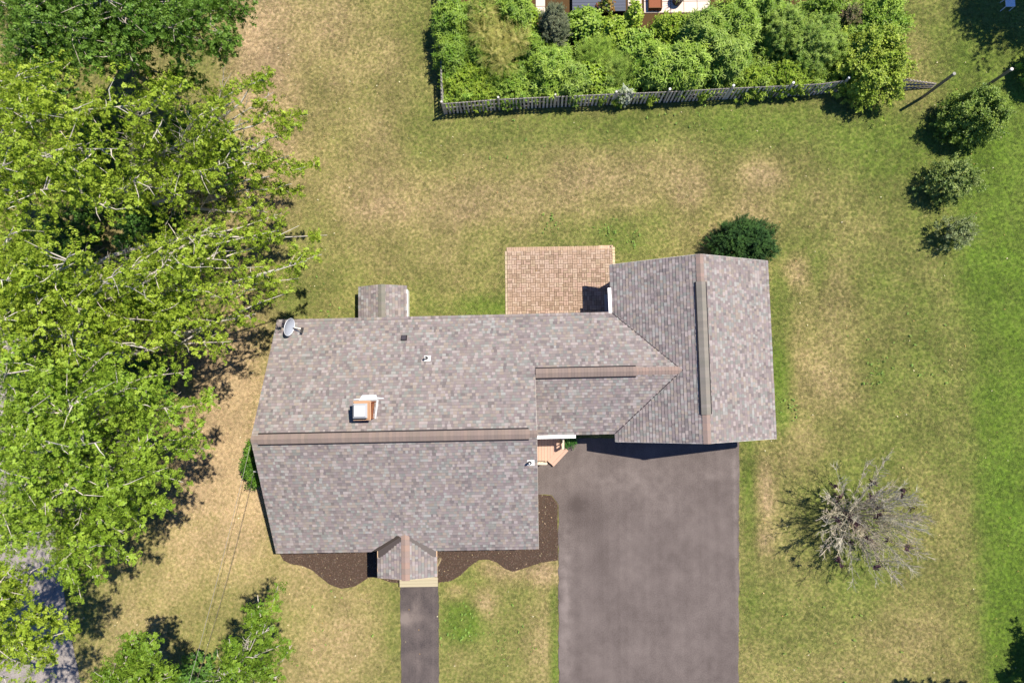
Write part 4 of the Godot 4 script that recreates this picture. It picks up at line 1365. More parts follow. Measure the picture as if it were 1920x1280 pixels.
func make_fences() -> void:
	var a := Vector2(-4.11, -14.25)
	var f := thing("picket_fence", "grey weathered picket fence along the south side of the overgrown garden", "fence", Vector3(a.x, 0, a.y))
	picket_run(f, [Vector2(-4.11, -14.25), Vector2(-1.35, -14.45), Vector2(1.47, -14.57), Vector2(4.52, -14.68), Vector2(7.10, -14.77), Vector2(10.11, -14.92), Vector2(12.49, -15.01), Vector2(14.54, -15.10), Vector2(15.89, -15.28)], Vector3(0, 0, 0.0), 1.32, [[0.135, 0.155], [0.55, 0.562], [0.76, 0.775]], [0.0, 0.14, 0.28, 0.43, 0.56, 0.715, 0.86, 0.995], true)
	var b := Vector2(-4.11, -14.25)
	var g := thing("picket_fence", "grey weathered picket fence along the west side of the overgrown garden", "fence", Vector3(b.x, 0, b.y))
	picket_run(g, [Vector2(-4.14, -14.31), Vector2(-4.21, -16.60), Vector2(-4.32, -19.17), Vector2(-4.42, -22.06)], Vector3.ZERO, 1.32, [], [0.36, 0.68, 1.0], false)
	# the broken run beyond the olive shrub sags down to the grass
	var p0 := Vector3(18.25, 1.30, -15.35)
	var h := thing("broken_fence", "sagging end of the picket fence sticking out of the olive shrub", "fence", Vector3(p0.x, 0, p0.z))
	var b0 := Vector2(18.09, -15.21) - Vector2(p0.x, p0.z)
	var b1 := Vector2(20.61, -15.38) - Vector2(p0.x, p0.z)
	var t0 := Vector3.ZERO + Vector3(0, 1.3, 0)
	var t1 := Vector3(20.73, 0.25, -15.52) - Vector3(p0.x, 0, p0.z)
	for k in 13:
		var e := k / 12.0
		var lo := Vector3(lerpf(b0.x, b1.x, e), 0.03, lerpf(b0.y, b1.y, e))
		var hi := t0.lerp(t1, e)
		var s := Shape.new()
		s.bar(lo, hi, 0.07, 0.02, jitter(srgb(206, 198, 186), 0.12), Vector3(0, 0.3, 1))
		flat("picket", s, M.wood, h)
	for e in [0.2, 0.55, 0.9]:
		var s := Shape.new()
		s.bar(Vector3(b0.x, 0.03, b0.y).lerp(t0, e), Vector3(b1.x, 0.03, b1.y).lerp(t1, e), 0.07, 0.04, srgb(116, 110, 104))
		flat("rail", s, M.wood, h)
	var st := Shape.new()
	st.tube([Vector3(b0.x, -0.1, b0.y), Vector3(0, 1.55, 0)], [0.055, 0.055], 10, srgb(112, 106, 100))
	st.tube([Vector3(0, 1.55, 0), Vector3(0, 1.61, 0)], [0.075, 0.065], 10, srgb(228, 226, 222))
	flat("post", st, M.wood, h)
	# two tall wooden posts standing alone
	var k := 0
	for q in [[Vector2(20.13, -14.88), 2.6, "tall bare grey post standing alone on the lawn east of the broken fence"], [Vector2(22.73, -15.03), 2.7, "tall grey post with white top behind the largest lawn shrub"]]:
		var o := thing("wooden_post", q[2], "post", Vector3(q[0].x, 0, q[0].y), "lone posts on the lawn")
		var s := Shape.new()
		s.tube([Vector3(0, -0.1, 0), Vector3(0, q[1], 0)], [0.075, 0.07], 12, srgb(132, 122, 106))
		flat("shaft", s, M.wood, o)
		var cp := Shape.new()
		cp.tube([Vector3(0, q[1] + 0.001, 0), Vector3(0, q[1] + 0.05, 0)], [0.085, 0.075], 12, srgb(200, 192, 186) if k else srgb(140, 138, 132))
		flat("cap", cp, M.paint, o)
		k += 1


# ---------------------------------------------------------------- neighbour's terrace at the north edge
func make_neighbour_yard() -> void:
	var soil := Shape.new()
	soil.slab(garden_poly, 0.006, 0.0, srgb(84, 64, 46))
	structure("garden_soil", soil.mesh(), M.earth, "dark soil under the overgrown fenced garden", "soil")
	for q in [["terrace", [Vector2(0.56, -22.58), Vector2(1.06, -22.57), Vector2(1.05, -19.34), Vector2(0.55, -19.35)], "pale paved strip beside the grey juniper", [1, 6]], ["terrace", [Vector2(5.32, -22.52), Vector2(6.04, -22.51), Vector2(5.99, -19.23), Vector2(5.28, -19.24)], "pale paved strip between the grey deck and the planter box", [1, 5]], ["terrace", [Vector2(6.15, -22.51), Vector2(9.56, -22.46), Vector2(9.50, -19.42), Vector2(6.11, -19.46)], "pale pink terrace round the dark flower pot", [5, 5]]]:
		var poly := PackedVector2Array(q[1])
		var st := Shape.new()
		st.slab(poly, 0.02, 0.02, srgb(90, 76, 66))
		var o := structure("terrace", st.mesh(), M.earth, q[2], "paving")
		o.name = numbered("terrace")
		for i in q[3][0]:
			for j in q[3][1]:
				var w: float = (poly[1].x - poly[0].x) / q[3][0]
				var h: float = (poly[2].y - poly[1].y) / q[3][1]
				var s := Shape.new()
				s.box(Transform3D(Basis(), Vector3(poly[0].x + (i + 0.5) * w, 0.035, poly[0].y + (j + 0.5) * h)), Vector3(w - 0.025, 0.05, h - 0.03), jitter(srgb(208, 190, 176), 0.05))
				flat("paver", s, M.stone, o)
	var mu := Shape.new()
	mu.slab(PackedVector2Array([Vector2(0.16, -19.69), Vector2(0.61, -19.75), Vector2(0.66, -18.77), Vector2(0.22, -18.66)]), 0.03, 0.03, srgb(150, 104, 84))
	structure("gravel_strip", mu.mesh(), M.earth, "reddish gravel patch beside the grey juniper", "gravel")
	var d0 := Vector2(2.44, -21.98)
	var deck := thing("grey_deck", "grey painted board deck at the top of the garden", "deck", Vector3(d0.x, 0, d0.y))
	var d1 := Vector2(5.17, -19.44) - d0
	for k in 16:
		var s := Shape.new()
		s.box(Transform3D(Basis(), Vector3(d1.x / 2, 0.3, d1.y * (k + 0.5) / 16)), Vector3(d1.x, 0.04, d1.y / 16 - 0.012), jitter(srgb(86, 90, 100), 0.06))
		flat("board", s, M.wood, deck)
	var fr := Shape.new()
	fr.box(Transform3D(Basis(), Vector3(d1.x / 2, 0.14, d1.y / 2)), Vector3(d1.x - 0.04, 0.27, d1.y - 0.04), srgb(60, 60, 64))
	flat("frame", fr, M.wood, deck)
	var bc := Vector2(6.69, -19.91)
	var bx := thing("planter_box", "square wooden planter box of reddish bark on the terrace", "planter", Vector3(bc.x, 0, bc.y))
	for q in [[Vector3(0.32, 0.18, 0), Vector3(0.04, 0.36, 0.68)], [Vector3(-0.32, 0.18, 0), Vector3(0.04, 0.36, 0.68)], [Vector3(0, 0.18, 0.32), Vector3(0.6, 0.36, 0.04)], [Vector3(0, 0.18, -0.32), Vector3(0.6, 0.36, 0.04)]]:
		var s := Shape.new()
		s.box(Transform3D(Basis(), q[0]), q[1], srgb(120, 84, 60))
		flat("side", s, M.wood, bx)
	var bs := Shape.new()
	bs.box(Transform3D(Basis(), Vector3(0, 0.15, 0)), Vector3(0.59, 0.3, 0.59), srgb(136, 88, 66))
	flat("bark", bs, M.earth, bx)
	var pc := Vector2(7.84, -20.07)
	var pot := thing("flower_pot", "large round dark pot with spiky leaves on the terrace", "pot", Vector3(pc.x, 0, pc.y))
	var ps := Shape.new()
	ps.tube([Vector3(0, 0.05, 0), Vector3(0, 0.5, 0), Vector3(0, 0.52, 0)], [0.24, 0.31, 0.3], 20, srgb(62, 54, 50))
	flat("bowl", ps, M.paint, pot)
	var pl := Shape.new()
	for k in 16:
		var t := rnd(0, TAU)
		leaf(pl, Vector3(0, 0.52, 0), Vector3(cos(t), rnd(0.5, 1.4), sin(t)).normalized(), Vector3.UP, rnd(0.4, 0.7), 0.03, "lance")
	for i in pl.c.size():
		pl.c[i] = srgb(110, 122, 48)
	flat("leaves", pl, M.dull_leaf, pot, "stuff")


# ---------------------------------------------------------------- wires, chair
func make_yard_things() -> void:
	var k := 0
	for q in [[Vector3(-11.86, 4.30, 1.78), Vector3(-13.25, 6.20, 10.55), "pale service cable from the west gable to the southwest"], [Vector3(-12.21, 3.20, 3.56), Vector3(-13.17, 4.60, 9.34), "thin dark cable hanging beside the pale service cable"]]:
		var a: Vector3 = q[0]
		var b: Vector3 = a + (q[1] - a) * 1.6
		var st := Shape.new()
		var pts := []
		var rad := []
		for i in 15:
			var f := i / 14.0
			pts.append(a.lerp(b, f) - Vector3(0, sin(f * PI) * 0.35, 0) - a)
			rad.append(0.009 if k == 0 else 0.008)
		st.tube(pts, rad, 6, srgb(140, 134, 126) if k == 0 else srgb(90, 84, 80))
		var o := thing("service_cable", q[2], "cable", a)
		flat("wire", st, M.paint, o)
		var ins := Shape.new()
		ins.tube([Vector3(-0.03, 0, 0), Vector3(0.35, 0.05, 0)], [0.03, 0.03], 8, srgb(150, 150, 150))
		flat("bracket", ins, M.metal_paint, o)
		k += 1
	var c := Vector2(24.52, -19.62)
	var ch := thing("garden_chair", "white plastic garden chair in the shade of the eastern tree", "chair", Vector3(c.x, 0, c.y))
	var s := Shape.new()
	s.box(Transform3D(Basis(), Vector3(0, 0.42, 0)), Vector3(0.46, 0.04, 0.46), srgb(226, 230, 236))
	flat("seat", s, M.white, ch)
	var bk := Shape.new()
	bk.box(Transform3D(Basis(Vector3.RIGHT, -0.25), Vector3(0, 0.68, -0.27)), Vector3(0.46, 0.5, 0.03), srgb(226, 230, 236))
	flat("backrest", bk, M.white, ch)
	for q in [[-0.2, -0.2], [0.2, -0.2], [-0.2, 0.2], [0.2, 0.2]]:
		var l := Shape.new()
		l.tube([Vector3(q[0] * 1.1, 0, q[1] * 1.1), Vector3(q[0], 0.4, q[1])], [0.02, 0.025], 6, srgb(226, 230, 236))
		flat("leg", l, M.white, ch)


# ---------------------------------------------------------------- planting
func make_garden() -> void:
	rng.seed = 77
	var lime := [srgb(118, 146, 38), srgb(158, 178, 62)]
	var green := [srgb(96, 128, 36), srgb(142, 168, 62)]
	var fresh := [srgb(108, 140, 40), srgb(158, 182, 74)]
	var blue := [srgb(104, 134, 44), srgb(150, 172, 74)]
	var olive := [srgb(114, 138, 38), srgb(168, 183, 72)]
	# place of the crown, rx, rz, height, leaf, sprays, size, colours, uprightness, words that single it out
	var rows := [
		[Vector3(-2.68, 0.90, -15.65), 1.45, 1.25, 1.2, "small", 1500, 1.15, lime, 0.5, "low dense lime green shrub in the fenced garden's southwest corner", 0.25],
		[Vector3(-0.78, 0.90, -15.30), 0.9, 0.9, 1.2, "small", 800, 1.15, fresh, 0.5, "low dense shrub with small leaves just east of the lime corner shrub", 0.3],
		[Vector3(-3.61, 1.30, -16.78), 0.75, 0.9, 1.8, "lance", 330, 1.0, green, 0.75, "narrow leaved dark clump against the middle of the west fence", 0.4],
		[Vector3(-3.64, 1.60, -18.40), 0.85, 1.1, 2.2, "lance", 420, 1.05, green, 0.75, "tall narrow leaved clump against the north end of the west fence", 0.4],
		[Vector3(-2.24, 1.10, -17.09), 0.8, 0.8, 1.5, "lance", 320, 1.0, green, 0.75, "narrow leaved clump in the shade west of the golden feathery shrub", 0.4],
		[Vector3(-2.09, 1.50, -18.80), 0.9, 0.8, 2.0, "lance", 380, 1.0, fresh, 0.75, "narrow leaved clump north of the golden feathery shrub", 0.4],
		[Vector3(-0.63, 1.60, -18.78), 1.0, 0.9, 2.2, "lance", 460, 1.1, green, 0.75, "star leaved tall clump between golden shrub and pale paved strip", 0.4],
		[Vector3(0.16, 1.00, -18.70), 0.45, 0.6, 1.3, "broad", 150, 0.9, lime, 0.5, "yellow green leafy plant beside the reddish gravel patch", 0.4],
		[Vector3(1.26, 1.20, -16.02), 0.95, 1.1, 1.8, "lance", 480, 1.0, fresh, 0.75, "narrow leaved clump south of the grey juniper", 0.4],
		[Vector3(2.40, 1.10, -15.45), 0.8, 0.8, 1.6, "lance", 330, 1.0, blue, 0.75, "bluish narrow leaved clump behind the middle of the south fence", 0.4],
		[Vector3(0.42, 1.00, -17.03), 0.7, 0.7, 1.5, "lance", 280, 1.0, green, 0.75, "narrow leaved clump wedged between golden shrub and grey juniper", 0.4],
		[Vector3(3.11, 0.90, -18.44), 1.0, 0.75, 1.3, "broad", 420, 1.0, fresh, 0.6, "broad leaved bright plant along the south edge of the grey deck", 0.35],
		[Vector3(4.57, 0.90, -17.95), 0.9, 0.8, 1.3, "broad", 400, 1.0, lime, 0.6, "broad leaved lime plant south of the deck's east corner", 0.35],
		[Vector3(3.31, 0.80, -15.80), 0.95, 0.75, 1.2, "broad", 420, 1.0, lime, 0.6, "broad leaved lime patch behind the weedy part of the south fence", 0.35],
		[Vector3(3.66, 1.10, -16.86), 0.9, 0.75, 1.5, "feather", 420, 1.0, fresh, 0.7, "feathery green plant in the middle of the garden", 0.3],
		[Vector3(4.67, 1.00, -16.08), 0.75, 0.75, 1.4, "feather", 330, 1.0, blue, 0.7, "greyish feathery plant beside the broad leaved lime patch", 0.3],
		[Vector3(5.61, 1.00, -17.25), 0.9, 0.85, 1.4, "broad", 420, 1.0, fresh, 0.6, "broad leaved green plant south of the planter box", 0.35],
		[Vector3(6.52, 1.30, -16.08), 1.0, 0.9, 1.9, "lance", 520, 1.1, fresh, 0.75, "tall narrow leaved clump beside the dark gap in the south fence", 0.4],
		[Vector3(7.93, 1.50, -16.02), 1.1, 1.1, 2.1, "lance", 620, 1.15, fresh, 0.75, "largest narrow leaved clump east of the fence gap", 0.4],
		[Vector3(7.38, 1.10, -18.15), 1.0, 0.65, 1.5, "oval", 480, 1.0, lime, 0.5, "lime leaved shrub along the pink terrace", 0.35],
		[Vector3(8.67, 1.80, -17.48), 1.05, 0.95, 2.4, "lance", 560, 1.1, blue, 0.75, "dark bluish clump east of the pink terrace", 0.4],
		[Vector3(9.84, 1.60, -16.36), 1.0, 0.95, 2.2, "lance", 540, 1.1, blue, 0.75, "bluish narrow leaved clump west of the soft arborvitae", 0.4],
		[Vector3(10.49, 1.80, -18.00), 1.0, 1.0, 2.3, "lance", 520, 1.05, fresh, 0.75, "pale narrow leaved clump at the garden's north edge", 0.4],
		[Vector3(10.44, 1.20, -19.10), 0.5, 0.4, 1.7, "oval", 200, 1.0, olive, 0.5, "small yellowish shrub at the north edge beside the pale clump", 0.4],
		[Vector3(11.49, 0.90, -15.46), 1.15, 0.6, 1.25, "small", 900, 1.15, lime, 0.5, "low lime shrub behind the first white capped fence post", 0.3],
		[Vector3(13.15, 1.00, -15.67), 1.2, 0.75, 1.4, "small", 1200, 1.15, lime, 0.5, "low lime shrub at the foot of the soft arborvitae", 0.3],
		[Vector3(12.63, 1.70, -17.89), 1.2, 1.0, 2.2, "lance", 900, 0.62, blue, 0.6, "soft green feathery mound west part of the arborvitae hedge", 0.35],
		[Vector3(14.24, 1.80, -17.01), 1.35, 1.35, 2.4, "lance", 1300, 0.62, blue, 0.6, "broad soft blue green arborvitae mound beside the olive shrub", 0.35],
		[Vector3(14.82, 1.50, -19.07), 0.9, 0.5, 1.9, "oval", 320, 1.0, green, 0.5, "dark leafy shrub on the north edge above the arborvitae", 0.4],
		[Vector3(16.99, 1.70, -16.05), 1.6, 1.75, 2.4, "oval", 2000, 1.15, olive, 0.5, "big rounded olive yellow shrub at the east end of the south fence", 0.55],
		[Vector3(17.70, 1.40, -18.41), 1.3, 1.3, 1.9, "oval", 1000, 1.05, fresh, 0.5, "loose green shrub north of the big olive yellow shrub", 0.4],
		[Vector3(16.24, 1.20, -18.54), 0.6, 0.6, 1.6, "small", 260, 1.0, [srgb(120, 100, 84), srgb(120, 126, 70)], 0.5, "half dead brownish shrub between arborvitae and loose green shrub", 0.5],
		[Vector3(5.44, 1.40, -18.82), 0.35, 0.5, 1.8, "broad", 130, 0.8, lime, 0.5, "leafy vine on the paving beside the planter box", 0.4],
		[Vector3(4.04, 1.00, -19.41), 0.35, 0.3, 1.5, "broad", 60, 0.8, [srgb(150, 90, 50), srgb(110, 130, 40)], 0.5, "reddish leaved plant standing over the grey deck", 0.4],
		[Vector3(11.92, 1.60, -18.85), 0.9, 0.7, 2.0, "lance", 420, 1.0, green, 0.75, "dark narrow leaved clump on the north edge west of arborvitae", 0.4],
	]
	for r in rows:
		var c: Array = r[7]
		shrub("garden_shrub", r[9], "shrub", r[0], r[1] * 1.14, r[2] * 1.14, r[3], M[r[4]], M.leaf if r[4] != "feather" else M.dull_leaf, r[5], r[6], c[0], c[1], r[8], "", r[10])
	# golden feathery conifer, three leaning leaders
	var gold := [srgb(156, 158, 74), srgb(196, 186, 110)]
	var gp := Vector3(-1.29, 1.50, -17.34)
	var g := shrub("feathery_shrub", "golden yellow feathery conifer spreading over the dark clumps", "shrub", gp, 0.8, 0.7, 2.3, M.feather, M.dull_leaf, 260, 1.0, gold[0], gold[1], 0.5, "", 0.8)
	var where := []
	var tint := PackedColorArray()
	for q in [Vector3(-2.03, 2.40, -17.40), Vector3(-1.52, 2.30, -16.38), Vector3(-0.36, 2.20, -17.03), Vector3(-1.01, 2.00, -16.07), Vector3(-2.03, 2.50, -18.43)]:
		for i in 130:
			var d := Vector3(rnd(-1, 1), rnd(-0.6, 0.6), rnd(-1, 1))
			where.append(Transform3D(aim(d + Vector3(0, 0.5, 0), rnd(0, TAU), rnd(0.8, 1.2)), q - Vector3(gp.x, 0.1, gp.z) + d * 0.42))
			tint.append(jitter(gold[0].lerp(gold[1], rng.randf()), 0.15))
	scatter("foliage", M.feather, M.dull_leaf, where, tint, g)
	shrub("juniper", "grey green upright juniper between pale paving and the grey deck", "shrub", Vector3(1.46, 1.70, -18.10), 0.8, 1.0, 2.5, M.scale, M.needle, 1100, 1.15, srgb(84, 94, 66), srgb(124, 130, 98), 0.6, "", 0.35)
	# weeds that grew through the fence
	var gw := []
	var gt := PackedColorArray()
	for i in 9500:
		var p := Vector2(rnd(-4.2, 18.5), rnd(-19.6, -13.9))
		if in_poly(p, garden_poly) and (p.y > -17.6 or (p.x > 9.5 or p.x < 0.2)):
			gw.append(Transform3D(aim(Vector3(rnd(-0.5, 0.5), 1, rnd(-0.5, 0.5)), rnd(0, TAU), rnd(0.6, 1.1)), Vector3(p.x, rnd(0.02, 0.5) + 0.8 * maxf(0.0, noise.get_noise_2d(p.x * 40, p.y * 40) + 0.15), p.y)))
			gt.append(jitter(green[0].lerp(fresh[1], rng.randf()), 0.2))
	var gc := scatter("ground_cover", M.lance, M.leaf, gw, gt, self)
	gc.set_meta("label", "leafy weeds filling the ground between the garden shrubs")
	gc.set_meta("category", "weeds")
	var k := 0
	for q in [[Vector3(3.86, 0.50, -14.75), "weed poking through the fence west of the white speckled vine", 0.3], [Vector3(4.68, 0.40, -14.65), "weed poking through the fence just past the midway post", 0.26], [Vector3(6.40, 0.40, -14.72), "small weed in the pickets before the fence gap", 0.2], [Vector3(8.96, 0.35, -14.80), "single weed at the foot of the fence after its gap", 0.2], [Vector3(10.82, 0.50, -14.94), "broad weed hanging over the pickets after the first white cap", 0.4], [Vector3(14.01, 0.50, -15.21), "weed on the top rail before the last white capped post", 0.26], [Vector3(11.85, 0.35, -14.88), "small weed tuft between two white capped fence posts", 0.2]]:
		shrub("fence_weed", q[1], "weed", q[0], q[2], q[2] * 0.7, 0.75, M.lance, M.leaf, 34, 0.7, lime[0], lime[1], 0.6, "weeds along the fence", 0.4)
		k += 1
	var vine := Vector3(4.93, 0.90, -14.75)
	shrub("flowering_vine", "vine with tiny white blossoms draped on the south fence", "vine", vine, 0.5, 0.3, 1.45, M.small, M.leaf, 160, 0.9, srgb(150, 160, 120), srgb(214, 216, 204), 0.5, "", 0.5)


func make_lawn_shrubs() -> void:
	rng.seed = 99
	shrub("yew", "dark green yew bush tucked behind the garage's north gable", "shrub", Vector3(10.67, 1.20, -7.28), 1.55, 1.15, 1.9, M.scale, M.needle, 2600, 1.2, srgb(34, 66, 28), srgb(72, 106, 44), 0.4, "", 0.4)
	var deep := [srgb(80, 106, 34), srgb(142, 162, 70)]
	shrub("lawn_shrub", "largest round dark leafed shrub on the eastern lawn below the lone posts", "shrub", Vector3(21.93, 1.50, -13.38), 1.5, 1.25, 2.3, M.oval, M.leaf, 1500, 1.05, deep[0], deep[1], 0.4, "shrubs in a row on the eastern lawn", 0.55)
	shrub("lawn_shrub", "middle shrub of the eastern lawn, loose with pale green tips", "shrub", Vector3(20.75, 1.20, -10.28), 1.25, 1.0, 1.9, M.oval, M.leaf, 620, 1.0, srgb(84, 106, 44), srgb(150, 164, 90), 0.4, "shrubs in a row on the eastern lawn", 0.6)
	var s := shrub("lawn_shrub", "smallest half bare shrub of the eastern lawn with grey twigs", "shrub", Vector3(21.02, 0.90, -7.73), 0.9, 0.75, 1.5, M.oval, M.leaf, 260, 0.9, srgb(96, 108, 60), srgb(154, 164, 112), 0.4, "shrubs in a row on the eastern lawn", 0.7)
	var tw := Shape.new()
	for i in 46:
		var t := rnd(0, TAU)
		var r := rnd(0.3, 0.95)
		var tip := Vector3(cos(t) * r, rnd(1.0, 1.75), sin(t) * r)
		tw.tube([Vector3.ZERO, tip * 0.5 + Vector3(rnd(-0.1, 0.1), 0.12, rnd(-0.1, 0.1)), tip], [0.016, 0.01, 0.003], 4, jitter(srgb(158, 152, 132), 0.15))
	flat("twigs", tw, M.bark, s, "stuff")
	shrub("wall_shrub", "bright green bush against the west gable wall of the house", "shrub", Vector3(-13.12, 0.80, 3.48), 0.5, 1.1, 1.4, M.oval, M.leaf, 620, 1.0, srgb(58, 96, 24), srgb(102, 138, 44), 0.4, "", 0.5)
	shrub("fern", "small green fern beside the angled wooden deck steps", "fern", Vector3(2.11, 0.30, 2.26), 0.38, 0.3, 0.55, M.lance, M.leaf, 60, 0.75, srgb(50, 96, 30), srgb(84, 130, 44), 0.4, "", 0.3)

	# thin bush of many grey stems with a few dark purple leaves left
	var b := Vector2(15.66, 5.86)
	var o := thing("bare_bush", "nearly bare bush of grey twigs with few purple leaves east of the driveway", "shrub", Vector3(b.x, 0, b.y))
	var tips := []
	for i in 74:
		var t := rnd(0, TAU)
		var lean := sqrt(rnd(0.06, 1.1))
		var long := rnd(2.7, 4.3)
		var dir := Vector3(cos(t) * lean * 0.85, 1.05 - lean * 0.3, sin(t) * lean * 0.85).normalized()
		var end := dir * long
		var st := Shape.new()
		var foot := Vector3(rnd(-0.14, 0.14), -0.05, rnd(-0.14, 0.14))
		var bow := Vector3(rnd(-0.15, 0.15), 0.28, rnd(-0.15, 0.15))
		var pts := []
		var col := jitter(srgb(190, 182, 162), 0.2)
		for k in 6:
			var f := k / 5.0
			pts.append(foot.lerp(end, f) + bow * sin(f * PI) * 0.8)
		st.tube(pts, [0.022, 0.018, 0.014, 0.011, 0.008, 0.004], 5, col)
		for k in 18:
			var from := _along(pts, rnd(0.3, 0.98))
			var go := (dir * 0.8 + Vector3(rnd(-1, 1), rnd(-0.1, 0.8), rnd(-1, 1)) * 0.75).normalized() * rnd(0.25, 0.75)
			var knee := from + go * 0.5 + Vector3(rnd(-0.05, 0.05), rnd(-0.03, 0.06), rnd(-0.05, 0.05))
			st.tube([from, knee, from + go], [0.011, 0.009, 0.005], 4, col)
			for e in 3:
				var g2 := (go.normalized() + Vector3(rnd(-1, 1), rnd(-0.2, 0.7), rnd(-1, 1)) * 0.8).normalized() * rnd(0.12, 0.35)
				st.tube([knee, knee + g2], [0.008, 0.004], 3, col)
			if rng.randf() < 0.5:
				tips.append(from + go)
		flat("stem", st, M.bark, o)
	var where := []
	var tint := PackedColorArray()
	for p in tips:
		if noise.get_noise_3d(p.x * 50, p.y * 50, p.z * 50) > 0.45:
			for k in 4:
				where.append(Transform3D(aim(Vector3(rnd(-1, 1), rnd(0, 1), rnd(-1, 1)), rnd(0, TAU), 0.75), p + Vector3(rnd(-0.1, 0.1), rnd(-0.08, 0.08), rnd(-0.1, 0.1))))
				tint.append(jitter(srgb(58, 36, 44), 0.25))
	scatter("foliage", M.broad, M.needle, where, tint, o)


func make_trees() -> void:
	rng.seed = 4321
	var bright := [srgb(122, 147, 37), srgb(170, 188, 68)]
	var bark := srgb(186, 178, 166)
	var G := "yellow green maples along the road"
	tree("maple_tree", "yellow green maple whose long pale limb reaches toward the satellite dish", Vector3(-24.25, 0.0, -2.23), Vector3(-22.98, 3.20, -3.30), 0.34, [
		[Vector3(-14.35, 13.05, -4.44), 1.6], [Vector3(-13.07, 12.32, -4.06), 1.5], [Vector3(-12.10, 10.88, -4.88), 1.4], [Vector3(-10.73, 9.28, -4.81), 1.1], [Vector3(-8.62, 7.54, -5.23), 0.75], [Vector3(-10.97, 10.15, -6.00), 1.2], [Vector3(-10.37, 8.12, -4.00), 0.9], [Vector3(-12.78, 9.42, -3.21), 1.0], [Vector3(-13.91, 10.15, -2.55), 1.2], [Vector3(-15.53, 13.05, -4.27), 1.4], [Vector3(-16.26, 13.05, -5.13), 1.3], [Vector3(-14.89, 11.60, -2.76), 1.2], [Vector3(-12.06, 7.97, -2.78), 0.8], [Vector3(-16.17, 13.05, -3.43), 1.2], [Vector3(-9.71, 7.83, -6.36), 0.7], [Vector3(-16.92, 12.32, -2.33), 1.3], [Vector3(-11.47, 7.83, -1.96), 0.7], [Vector3(-10.57, 7.54, -3.03), 0.55], [Vector3(-9.43, 6.96, -4.06), 0.4], [Vector3(-9.17, 6.96, -6.78), 0.4], [Vector3(-8.29, 6.09, -6.59), 0.28], [Vector3(-8.45, 6.09, -5.69), 0.3], [Vector3(-9.83, 7.25, -7.15), 0.5], [Vector3(-9.21, 6.67, -4.65), 0.4], [Vector3(-9.98, 8.12, -4.83), 0.7], [Vector3(-12.30, 10.44, -4.40), 1.3], [Vector3(-11.89, 9.28, -3.82), 1.1], [Vector3(-15.81, 12.32, -2.84), 1.2], [Vector3(-14.62, 11.89, -1.22), 1.2], [Vector3(-13.16, 10.73, -1.47), 1.1], [Vector3(-12.56, 9.57, -1.99), 0.8], [Vector3(-16.26, 12.32, -1.29), 1.2],
	], M.maple, M.leaf, bright[0], bright[1], bark, 15, 24, 0.84, G)
	tree("maple_tree", "yellow green maple with upright pale shoots south of the dark oak", Vector3(-18.69, 0.0, -9.40), Vector3(-17.44, 3.00, -9.08), 0.26, [
		[Vector3(-11.27, 12.32, -10.02), 0.8], [Vector3(-10.43, 11.60, -9.69), 0.8], [Vector3(-10.02, 10.88, -10.39), 0.7], [Vector3(-9.46, 10.15, -11.30), 0.5], [Vector3(-9.48, 8.70, -9.88), 0.7], [Vector3(-8.95, 8.12, -10.42), 0.45], [Vector3(-8.71, 7.54, -9.01), 0.35], [Vector3(-10.27, 8.70, -8.63), 0.9], [Vector3(-10.49, 10.15, -9.32), 0.6], [Vector3(-11.42, 10.15, -7.95), 1.1], [Vector3(-12.42, 11.60, -8.96), 1.0], [Vector3(-10.26, 7.54, -7.18), 0.7], [Vector3(-11.38, 10.73, -9.11), 0.8], [Vector3(-10.91, 9.57, -8.54), 0.8], [Vector3(-9.81, 8.70, -10.72), 0.5], [Vector3(-12.35, 10.15, -6.98), 1.1], [Vector3(-13.27, 11.60, -7.30), 1.0], [Vector3(-9.53, 6.96, -8.44), 0.45], [Vector3(-8.95, 6.96, -11.40), 0.3], [Vector3(-8.59, 6.38, -9.36), 0.28], [Vector3(-9.26, 6.38, -8.32), 0.3], [Vector3(-10.24, 7.83, -12.73), 0.35], [Vector3(-10.02, 7.83, -11.85), 0.4], [Vector3(-9.47, 7.54, -9.45), 0.5],
	], M.maple, M.leaf, bright[0], bright[1], bark, 18, 20, 0.84, G, 0.5)
	tree("maple_tree", "yellow green maple nearest the west edge beneath the dark oak", Vector3(-26.27, 0.0, -11.12), Vector3(-24.16, 3.40, -10.26), 0.32, [
		[Vector3(-16.20, 13.05, -10.36), 1.2], [Vector3(-15.12, 13.05, -9.64), 1.3], [Vector3(-13.89, 13.05, -9.28), 1.2], [Vector3(-13.12, 12.32, -9.50), 1.0], [Vector3(-15.21, 13.78, -8.12), 1.5], [Vector3(-13.68, 13.78, -7.61), 1.4], [Vector3(-12.96, 13.05, -7.70), 1.2], [Vector3(-14.79, 13.05, -6.50), 1.4], [Vector3(-13.68, 12.32, -6.00), 1.2], [Vector3(-15.82, 13.78, -7.12), 1.3], [Vector3(-16.57, 13.05, -9.12), 1.2], [Vector3(-15.96, 13.05, -5.81), 1.2],
	], M.maple, M.leaf, bright[0], bright[1], bark, 15, 24, 0.84, G)
